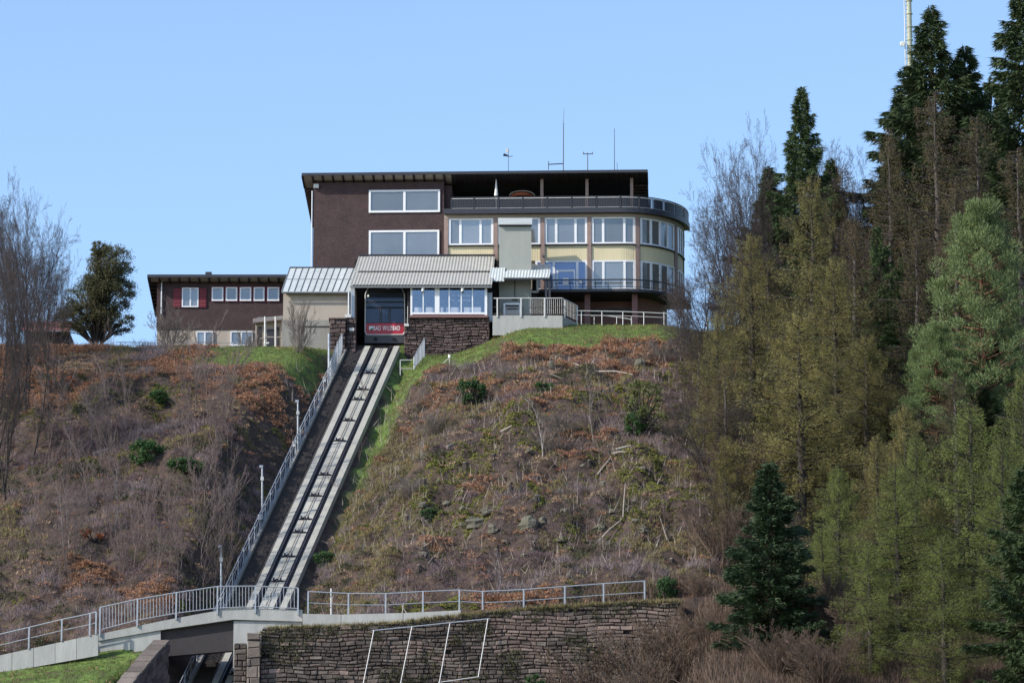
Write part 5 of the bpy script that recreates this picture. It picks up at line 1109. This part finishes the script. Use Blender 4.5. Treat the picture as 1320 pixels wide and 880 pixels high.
for a_ in [(spr[0], 1032, 112, 297, 66, 'tall narrow dark spruce between bare crowns, first right of the hotel'),
    (spr[1], 1200, 8, 298, 125, 'broad dark spruce right beside the transmitter mast'), (spr[0], 1243, 60, 300, 105, 'dark spruce just right of the one beside the mast'),
    (spr[1], 1320, -40, 294, 130, 'tall dark spruce cut off by the top right corner'), (spr[2], 1275, 100, 302, 85, 'shorter dark spruce between the two tall ones at top right'),
    (spr[2], 1172, 95, 301, 112, 'spruce with long drooping boughs below the mast'), (spr[2], 1132, 290, 283, 42, 'small spruce in shade behind the larches'),
    (spr[0], 992, 215, 300, 70, 'shorter spruce left of the narrow tall spruce'), (spr[1], 1165, 330, 279, 60, 'dark spruce low behind the slim pale trunk'),
    (pine, 1262, 265, 264, 96, 'blue green pine with orange trunk lit from the left'), (fir, 993, 600, 237, 78, 'dark green fir standing alone before the paler larches'),
    (spr[2], 1322, 600, 228, 95, 'dark spruce at the lower right corner'),
    (lar[0], 1045, 225, 272, 92, 'golden brown larch rising to the right of the hotel'), (lar[0], 1030, 400, 257, 115, 'bright yellow green larch before the golden brown one'),
    (lar[0], 968, 300, 275, 72, 'olive larch next to the hotel end'), (lar[0], 925, 400, 266, 56, 'olive larch leaning over the slope edge'),
    (lar[2], 1205, 118, 283, 88, 'brown larch with slim pale trunk before the spruces'), (lar[2], 1258, 150, 286, 66, 'thin grey brown larch before the right spruces'),
    (lar[2], 1145, 165, 292, 55, 'thin larch under the drooping spruce'), (lar[1], 1250, 520, 240, 135, 'bright green larch with long upturned boughs'),
    (lar[1], 1155, 600, 238, 95, 'lower green larch between the fir and the large green larch'), (lar[2], 1100, 280, 279, 70, 'thin brown larch behind the golden one'),
    (lar[2], 1312, 190, 280, 80, 'brown larch at the right edge above the pine'), (lar[1], 1318, 470, 249, 80, 'green larch at the right edge below the pine'),
    (lar[2], 1180, 300, 270, 66, 'grey brown larch standing close left of the pine'), (lar[0], 1115, 430, 262, 92, 'dull olive larch right of the yellow green one'),
    (lar[1], 1080, 600, 246, 70, 'pale green larch behind the right side of the fir'), (lar[0], 1165, 520, 252, 70, 'olive larch below the pine, left'),
    (lar[0], 935, 560, 257, 45, 'small olive larch at the slope edge above the fir'), (lar[2], 1230, 480, 256, 66, 'brownish larch under the pine boughs')]:
    put(a_[0], a_[1], a_[2], a_[3], a_[5], GR, r=a_[4])
for a_ in [(pine, 1205, 420, 262, 62, 'lower pine with rounded boughs left of the tall blue green pine'), (spr[0], 1072, 205, 301, 60, 'spruce half hidden behind the thin larch right of the narrow spruce'), (spr[1], 1150, 200, 297, 85, 'spruce in shade below the drooping one'), (lar[1], 1120, 700, 233, 80, 'green larch sprays at the bottom right of the fir'), (lar[1], 1215, 690, 230, 100, 'green larch sprays at the bottom, left of the corner spruce'),
    (lar[1], 1180, 560, 246, 80, 'light green larch left of the large green one'), (lar[0], 1075, 330, 268, 85, 'broad olive larch right of the golden one'), (lar[0], 1130, 560, 249, 70, 'olive larch before the green ones'),
    (lar[1], 1290, 560, 236, 90, 'large green larch nearest the corner spruce'), (lar[2], 900, 430, 272, 50, 'thin brown larch at the very edge of the slope'), (lar[2], 990, 330, 286, 60, 'brown larch between the olive one and the golden one'),
    (lar[0], 1010, 500, 262, 75, 'golden larch sprays left of the yellow green larch'), (lar[2], 1085, 215, 296, 50, 'thin larch under the bare crowns left of the mast'),
    (lar[0], 1200, 640, 240, 70, 'dull larch between the two green larches'), (lar[2], 935, 470, 262, 55, 'brown larch above the dark fir on the slope edge'),
    (lar[2], 1230, 230, 279, 62, 'brown larch just above the pine crown'), (lar[1], 1060, 680, 241, 55, 'green larch low beside the fir')]:
    put(a_[0], a_[1], a_[2], a_[3], a_[5], GR, r=a_[4])
for k, (u, v, Y) in enumerate([(1090, 330, 300), (1140, 250, 306), (1215, 220, 306), (1290, 190, 308), (1330, 150, 302), (1345, 330, 288), (1060, 400, 292), (1110, 420, 286), (1160, 430, 282), (1215, 400, 286), (1290, 420, 276), (1010, 400, 292), (965, 430, 296), (1340, 500, 258), (1120, 520, 268), (1190, 560, 260), (1240, 250, 300), (1270, 500, 262), (1060, 520, 270), (1000, 520, 272), (1300, 330, 292), (1150, 640, 250)]):
    put(random.choice(spr), u, v, Y, 'shaded spruce deep inside the wood, mostly hidden by nearer trees', 'shaded spruces inside the wood', r=62)
# bare trees
bt = [make_bare('bare_tree', 'x', 14, 'bark', 'twigdark', 51, r0=.24, levels=4, kids=(16, 8, 7, 5), upw=.1, spread=.7, stems=1, start=.2),
      make_bare('bare_tree', 'x', 14, 'bark', 'twigdark', 52, r0=.17, levels=4, kids=(12, 7, 6, 5), upw=.15, spread=.62, stems=3, start=.25, stemspread=.3),
      make_bare('bare_tree', 'x', 12, 'bark', 'twigdark', 53, r0=.2, levels=4, kids=(13, 8, 7, 5), spread=.85, stems=1, upw=.05, start=.15)]
bt.append(make_bare('bare_tree', 'x', 12, 'bark', 'twigdark', 57, r0=.13, levels=4, kids=(10, 6, 5, 4), spread=.6, stems=6, upw=.12, start=.3, stemspread=.62))
WR = 'bare trees at the hotel end of the wood'
LF = 'bare trees on the left ridge'
for u, vt, Y, r_, lab, g_ in [(40, 250, 278, 62, 'dark forked bare tree with trunk reaching down the left slope', LF), (72, 320, 283, 40, 'dark leaning bare tree whose trunk stands right of the left clump', LF), (0, 300, 270, 50, 'dark bare tree at the left edge, trunk low on the slope', LF),
    (945, 235, 296, 78, 'wide bare crown spreading from the wood towards the hotel', WR), (915, 330, 290, 66, 'wide low bare crown before the hotel end', WR), (985, 200, 298, 70, 'wide bare crown behind the tall narrow spruce', WR), (1095, 210, 297, 70, 'wide bare crown between the two groups of spruces', WR), (920, 500, 262, 80, 'wide dark bare tree hanging over the brushy slope', WR)]:
    put(bt[3], u, vt, Y, lab, g_, r=r_)
for pr_, u, vt, Y, r_, lab, g_ in [
    (bt[3], 965, 150, 299, 66, 'tall bare tree with a fan of fine twigs left of the tall narrow spruce', WR),
    (bt[1], 1000, 185, 301, 50, 'bare tree against the sky touching the tall narrow spruce', WR),
    (bt[1], 935, 240, 297, 48, 'slim bare tree nearest the hotel against the sky', WR),
    (bt[0], 1090, 165, 303, 62, 'bare crown between the narrow spruce and the mast', WR),
    (bt[1], 1115, 190, 300, 55, 'bare multi stemmed tree left of the drooping spruce', WR),
    (bt[0], 1060, 190, 299, 45, 'bare tree just right of the tall narrow spruce', WR),
    (bt[2], 930, 280, 290, 62, 'dark bare tree reaching towards the curved hotel front', WR),
    (bt[2], 893, 355, 286, 40, 'low bare tree with purple twigs before the hotel end', WR),
    (bt[2], 878, 385, 283, 34, 'lowest violet bare tree covering the undercroft end', WR),
    (bt[2], 925, 410, 275, 60, 'spreading bare tree with long dark boughs over the slope', WR),
    (bt[1], 950, 290, 291, 42, 'bare tree with violet twigs left of the short spruce', WR),
    (bt[2], 965, 330, 283, 60, 'bare tree over the olive larch', WR), (bt[1], 1100, 250, 295, 45, 'bare tree among the brown larches', WR),
    (bt[2], 1140, 300, 285, 55, 'bare tree before the small shaded spruce', WR), (bt[2], 905, 480, 268, 60, 'low bare tree with long boughs on the slope edge', WR),
    (bt[2], 905, 570, 257, 55, 'low bare tree below the long boughs', WR), (bt[0], 1010, 320, 288, 50, 'bare tree rising out of the golden larches', WR),
    (bt[3], 42, 222, 288, 62, 'tallest bare tree of the clump at left', LF), (bt[1], 20, 255, 284, 50, 'multi stemmed bare tree at the left edge', LF),
    (bt[0], -5, 240, 287, 55, 'bare tree cut by the left edge', LF), (bt[1], 62, 290, 290, 34, 'slimmer bare tree right of the tallest one', LF),
    (bt[2], 66, 345, 287, 34, 'leaning bare tree beside the tiled hut', LF), (bt[0], 25, 262, 290, 50, 'bare tree behind the tallest one on the left ridge', LF),
    (bt[1], 30, 330, 276, 42, 'bare trees rising from the dark left bank', LF), (bt[2], -8, 380, 270, 50, 'dark bare tree lowest at the left edge', LF),
    (bt[1], 12, 430, 266, 50, 'bare shrubby tree below the left clump', LF), (bt[2], 45, 440, 272, 45, 'low dark bare tree under the leaning one', LF)]:
    put(pr_, u, vt, Y, lab, g_, r=r_)
ev = leafy('evergreen_tree', 'round topped evergreen standing alone on the left ridge', [(.7, 5.2, 1.25, 1.5, 4), (.9, 3.6, 1.3, 1.1, 3), (-.6, 3.2, 1.3, 1.2, 3), (-1.4, 2.2, 1.1, .9, 2), (1.2, 2.0, .9, .7, 1.2), (.1, 6.3, .6, .5, .8), (.2, 4.3, 1.3, 1.1, 3), (-.2, 2.2, 1.4, .9, 2)], 6.9, 'ever', 61, 52000, .075, cat='tree', stems=3)
put(ev, 128, 309, 297, 'round topped evergreen standing alone on the left ridge', None, 1.0, rz=0)
# saplings, birches
bi = [make_bare('birch_sapling', 'x', 6, 'birch', 'twigpurple', 71, r0=.035, levels=2, kids=(16, 6), spread=.45, upw=.6, start=.15, nseg=(8, 4, 3), shrink=(.3, .45)),
      make_bare('birch_sapling', 'x', 6, 'twigpurple', 'twigpurple', 72, r0=.03, levels=2, kids=(18, 7), spread=.4, upw=.7, start=.1, nseg=(8, 4, 3), shrink=(.32, .45))]
labs = ['pale birch stem low on the left slope', 'pair of thin white birch stems nearest the left edge', 'white birch stem in the middle of the thicket', 'thin birch on the dark bank', 'slender birch close to the lamp posts']
for k, (u, vb, vt) in enumerate([(85, 715, 610), (92, 712, 605), (150, 690, 590), (94, 590, 475), (120, 575, 500)]):
    p = G(u, vb); put(bi[0], u, vt, p.y, ['white birch stem lowest at left, left one of a pair', 'white birch stem lowest at left, right one of a pair', 'white birch stem in the middle of the thicket', 'white birch stem under the leaning bare tree', 'short white birch right of the leaning tree'][k], 'white birch saplings on the left slope', .7)
for k in range(85):
    u = random.uniform(40, 300); vb = random.uniform(640, 770) if k < 55 else random.uniform(520, 620); p = G(u, vb)
    put(bi[1], u, vb-random.uniform(70, 130), p.y, 'thin bare sapling in the purple brown thicket on the left slope', 'bare saplings in the left thicket', random.uniform(.8, 1.3))
for k in range(40):
    u = random.uniform(420, 880); vb = random.uniform(520, 740); p = G(u, vb)
    put(bi[1], u, vb-random.uniform(25, 50), p.y, 'little bare sapling scattered on the brushy slope below the hotel', 'little saplings on the right slope', random.uniform(1.0, 1.9))
for k in range(5):
    u = [560, 545, 700, 765, 640][k]; vb = [560, 600, 590, 570, 770][k]; p = G(u, vb)
    put(bi[0], u, vb-[40, 50, 95, 90, 70][k], p.y, ['small bare shrub left of the green bush on the slope', 'small bare shrub on the grassy edge of the slope', 'wide bare shrub in the middle of the right slope', 'tall thin bare tree on the right slope left of the yellow bush', 'dark bare shrub just above the path railing'][k], 'bare shrubs on the right slope', [2, 1.6, 1.8, 1.0, 2.2][k])
# bushes
bu = [make_bare('bare_bush', 'x', 3, 'twigred', 'twigred', 81, r0=.035, levels=3, kids=(9, 6, 5), spread=.5, stems=16, start=.1, stemspread=.9, nseg=(5, 4, 3, 3), shrink=(.5, .5, .5), cat='bush'),
      make_bare('bare_bush', 'x', 3, 'twiggrey', 'twiggrey', 82, r0=.03, levels=3, kids=(8, 6, 4), spread=.55, stems=14, start=.1, stemspread=1.1, nseg=(5, 4, 3, 3), shrink=(.5, .5, .5), cat='bush')]
for k, (u, vt, Y) in enumerate([(860, 790, 241), (905, 770, 240), (945, 780, 238), (1010, 730, 240), (1060, 720, 239), (1110, 760, 236), (1000, 800, 233), (900, 730, 246.5), (860, 840, 236), (1060, 800, 231), (960, 560, 262), (930, 640, 254), (900, 600, 262)]):
    put(bu[0], u, vt, Y, ['red brown bush over the right end of the stone wall', 'red brown bush just left of the fir foot', 'red brown bush nearest the fir on its left', 'tall red brown bush behind the fir', 'red brown bush right of the fir', 'red brown bush between fir and green larches', 'red brown bush before the fir foot', 'red brown bush above the right end of the path railing', 'lowest red brown bush over the wall', 'red brown bush right of the fir foot at the bottom', 'red brown bush high on the wood edge', 'red brown bush halfway down the wood edge', 'red brown bush on the wood edge under the long boughs'][k], 'red brown bushes at the wood foot', random.uniform(.8, 1.1))
p = P(215, 445, 296); put(bu[1], 218, 385, 295, 'large grey bare bush before the annex windows', None, .75)
put(bu[1], 318, 415, 299, 'upright bare bush leaning on the small shed', None, .5)
for k, (u, vb, w) in enumerate([(385, 455, .4), (700, 585, 1.2), (650, 490, 1), (560, 560, 1), (530, 640, 1), (860, 470, 1.2), (720, 560, 1.3)]):
    p = G(u, vb); put(bu[1], u, vb-[85, 45, 25, 40, 35, 38, 40][k], p.y, ['thin bare shrub before the beige outbuilding', 'grey bare bush in the middle of the right slope', 'low twiggy bush near the slope top', 'grey twiggy bush left on the right slope', 'grey twiggy bush close to the track', 'pale purple brush mound near the hotel lawn corner', 'spreading grey bush upper middle of the slope'][k], 'grey twiggy bushes', w)
for k, (u, vt, Y, r_) in enumerate([(878, 345, 292, 30), (903, 340, 291, 34), (925, 352, 289, 36), (868, 385, 288, 26), (890, 395, 286, 32), (915, 400, 284, 34)]):
    put(bt[2] if k % 2 else bt[1], u, vt, Y, ['purple bare shrub against the curved end of the hotel', 'purple bare shrub just right of the curved hotel end', 'tall bare shrub third from the curved hotel end', 'low purple shrub at the end of the lawn railing', 'low purple shrub below the balcony end', 'wide purple shrub below the hotel end, rightmost'][k], 'purple shrubs at the hotel end', r=r_)
for k, (u, vt, Y, w_) in enumerate([(795, 812, 243.6, 1.0), (835, 795, 243.4, 1.1), (872, 785, 243.2, 1.2), (820, 845, 242.6, 1.1), (760, 850, 243.4, .9), (905, 800, 242.6, 1.2)]):
    put(bu[k % 2], u, vt, Y, ['grey brown bush overhanging the right part of the stone wall', 'brown bush before the right part of the stone wall', 'brown bush hiding the end of the stone wall', 'low bush at the foot of the wall end', 'bush lowest before the stone wall, right of the pole frame', 'tall bush beyond the wall end'][k], 'bushes before the stone wall', w_)
gb_ = leafy('green_bush', 'x', [(0, .7, .8, .55, 1)], 1.3, 'bush', 91, 2600, .1, cat='bush', stems=2)
for k, (u, vb, hpx, w) in enumerate([(607, 522, 34, .75), (190, 598, 32, .9), (818, 560, 30, .8), (556, 672, 18, 1), (858, 775, 32, .8), (205, 520, 18, 1), (240, 610, 20, 1.5), (700, 508, 16, 1.1), (420, 730, 20, 1)]):
    p = G(u, vb); put(gb_, u, vb-hpx, p.y, ['round bright green bush on the right slope below the lawn', 'bright green bush in the middle of the left slope', 'green foot of the yellow bush on the right slope', 'tiny green bush low on the right slope', 'green bush at the right end of the path railing', 'small green bush high on the left slope', 'dark green low bush right of the bright green one', 'tiny green bush under the lawn edge', 'small green bush right of the track bottom'][k], 'green bushes on the slopes', w)
yb = leafy('yellow_bush', 'loose yellow green bush rising on the right slope', [(0, 1.8, .9, 1.0, 3), (.3, .9, .9, .6, 1)], 3.2, 'bushyellow', 92, 3000, .09, cat='bush', stems=4)
p = G(828, 560); put(yb, 828, 478, p.y, 'loose yellow green bush rising on the right slope')
ib = leafy('ivy_bush', 'green bush growing at the foot of the sandstone wall', [(0, .8, .8, .6, 1)], 1.5, 'bush', 93, 2500, .1, cat='bush', stems=2); x_ = X(692, 243.5, 880); ib.location = (x_, 243.8, Z(905, 243.8)); used.add(ib.name)
for k, (u, vb) in enumerate([(120, 700), (78, 505), (100, 505)]):
    bl = leafy('beech_shrub', ['x'][0], [(0, .6, .7, .4, 1)], 1.1, 'beech', 94+k, 500, .09, cat='shrub', stems=2); p = G(u, vb); bl.location = p; bl['label'] = ['orange withered beech shrub low on the left slope', 'orange withered shrub under the left bare trees', 'rusty leafed shrub beside the leaning tree foot'][k]

# ------------------------------------------------------------------ rocks, stumps, logs
def rock(u, v, w, h, label, m='rock', k=0):
    p = G(u, v); s_ = 1/ (FPX/ (p.y*1.02)); rw_, rh = w*s_/2, h*s_; rnd = random.Random(int(u*7+v)); m_ = MB(); nu, nv = 8, 5; vs = []
    for j in range(nv):
        for i_ in range(nu):
            a, b_ = 2*PI*i_/nu, (j/(nv-1)-.35)*PI*.58; rr = rnd.uniform(.72, 1.2); vs.append((p.x+rw_*rr*math.cos(a)*max(.1, math.cos(b_)), p.y+rw_*.8*rr*math.sin(a)*max(.1, math.cos(b_)), p.z+rh*.1+rh*.5*math.sin(b_)*rnd.uniform(.75, 1.2)))
    fs = [(j*nu+i_, j*nu+(i_+1) % nu, (j+1)*nu+(i_+1) % nu, (j+1)*nu+i_) for j in range(nv-1) for i_ in range(nu)] + [tuple(range((nv-1)*nu, nv*nu))]
    o = m_.poly([Vector(q) for q in vs], fs).build('rock', M[m]); o.data.transform(Matrix.Translation(-p)); o.location = p; tag(o, label, 'rock', 'rocks on the right slope'); return o
for q in [(612, 678, 34, 20, 'largest dark overhanging rock low on the right slope'), (636, 684, 16, 16, 'grey upright rock right of the overhanging one'), (681, 678, 26, 24, 'light grey mossy boulder in the middle of the slope'), (628, 662, 22, 12, 'flat rock behind the overhanging one'), (775, 682, 12, 14, 'grey pointed stone right of the boulder'), (711, 472, 9, 12, 'green grey pointed stone near the lawn edge'), (826, 470, 16, 14, 'tilted slab stone beside the purple brush mound'), (778, 625, 12, 10, 'small stone among the roots'), (722, 634, 9, 9, 'small round stone above the boulder'), (788, 660, 10, 8, 'dark stone at the right of the slope'), (600, 625, 12, 8, 'low stone left of the slope middle'), (545, 715, 14, 8, 'mossy stone low by the brush'), (650, 700, 14, 8, 'small stone under the grey upright rock'), (575, 650, 12, 9, 'low mossy stone left of the overhanging rock')]: rock(*q)
for k in range(26):
    u_, v_ = random.choice([(random.uniform(540, 700), random.uniform(640, 735)), (random.uniform(660, 850), random.uniform(580, 720))]); rock(u_, v_, random.uniform(7, 16), random.uniform(5, 9), 'small half buried stone among the moss and brush of the cleared slope')['group'] = 'small half buried stones'
def stump(u, v, w, h, label):
    p = G(u, v); s_ = p.y*1.02/FPX; p.z -= .1; t = thing('tree_stump', label, 'stump', p, 'tree stumps on the cleared slope'); r_ = w*s_/2
    MB().tube(p, p+Vector((random.uniform(-.05, .05), 0, h*s_+.1)), r_*1.25, r_, 8).build('bark', M['bark'], t); q = p+Vector((0, 0, h*s_+.1)); MB().tube(q, q+Vector((.0, 0, .03)), r_*.92, r_*.9, 8).build('cut_face', M['deadwood'], t)
for q in [(553, 668, 7, 13, 'tall stump left on the lower slope'), (525, 672, 5, 8, 'pale thin stump nearest the track'), (600, 604, 7, 8, 'stump with roots left of the slope middle'), (547, 625, 6, 8, 'whitish stump on the left of the cleared slope'), (636, 592, 6, 7, 'stump in the upper middle of the slope'), (866, 728, 6, 8, 'pale stump at the far lower right'), (640, 716, 5, 8, 'low stump under the grey rock'), (688, 706, 4, 8, 'thin split stump in the brush'), (692, 645, 5, 7, 'stump just above the mossy boulder'), (658, 630, 4, 9, 'thin pale stump in the slope middle'), (760, 600, 5, 7, 'stump below the fallen logs'), (882, 722, 4, 6, 'small stump beside the far lower right one'), (712, 505, 5, 5, 'small stump below the lawn'), (540, 735, 5, 7, 'stump low down above the path railing'), (595, 718, 5, 6, 'stump in the purple brush low down')]: stump(*q)
def log(a, b_, r_, label):
    p, q = G(*a), G(*b_); p = p+Vector((0, -.1, .15)); q = q+Vector((0, -.1, .15)); m_ = p.lerp(q, .5)+Vector((0, 0, random.uniform(-.05, .12)))
    o = MB().tube(p, m_, r_, r_*.85, 6).tube(m_, q, r_*.85, r_*.5, 6).build('fallen_log', M['deadwood']); tag(o, label, 'log', 'fallen logs on the slope')
log((794, 583), (813, 578), .10, 'bright fallen log in the upper right of the slope'); log((790, 588), (806, 586), .07, 'short bright log just under the bright fallen one'); log((709, 485), (726, 492), .05, 'short white branch near the lawn edge')
log((772, 482), (816, 486), .05, 'long pale branch below the hotel lawn'); log((765, 708), (802, 672), .05, 'long thin slanting trunk low on the right slope'); log((803, 670), (806, 626), .04, 'bare upright snag right on the slope'); log((576, 580), (588, 577), .09, 'bright split wood on the left of the slope')
log((770, 615), (788, 592), .06, 'dark crossed branch by the root plate'); log((120, 588), (142, 580), .06, 'pale fallen branch on the left slope'); log((645, 560), (660, 552), .07, 'pale logs by the moss patch'); log((860, 700), (850, 668), .03, 'thin pale branch at the wood edge'); log((735, 470), (770, 482), .045, 'straw coloured branch under the lawn edge')
print('objects', len(bpy.data.objects), 'tris~', sum(len(m.polygons) for m in bpy.data.meshes))
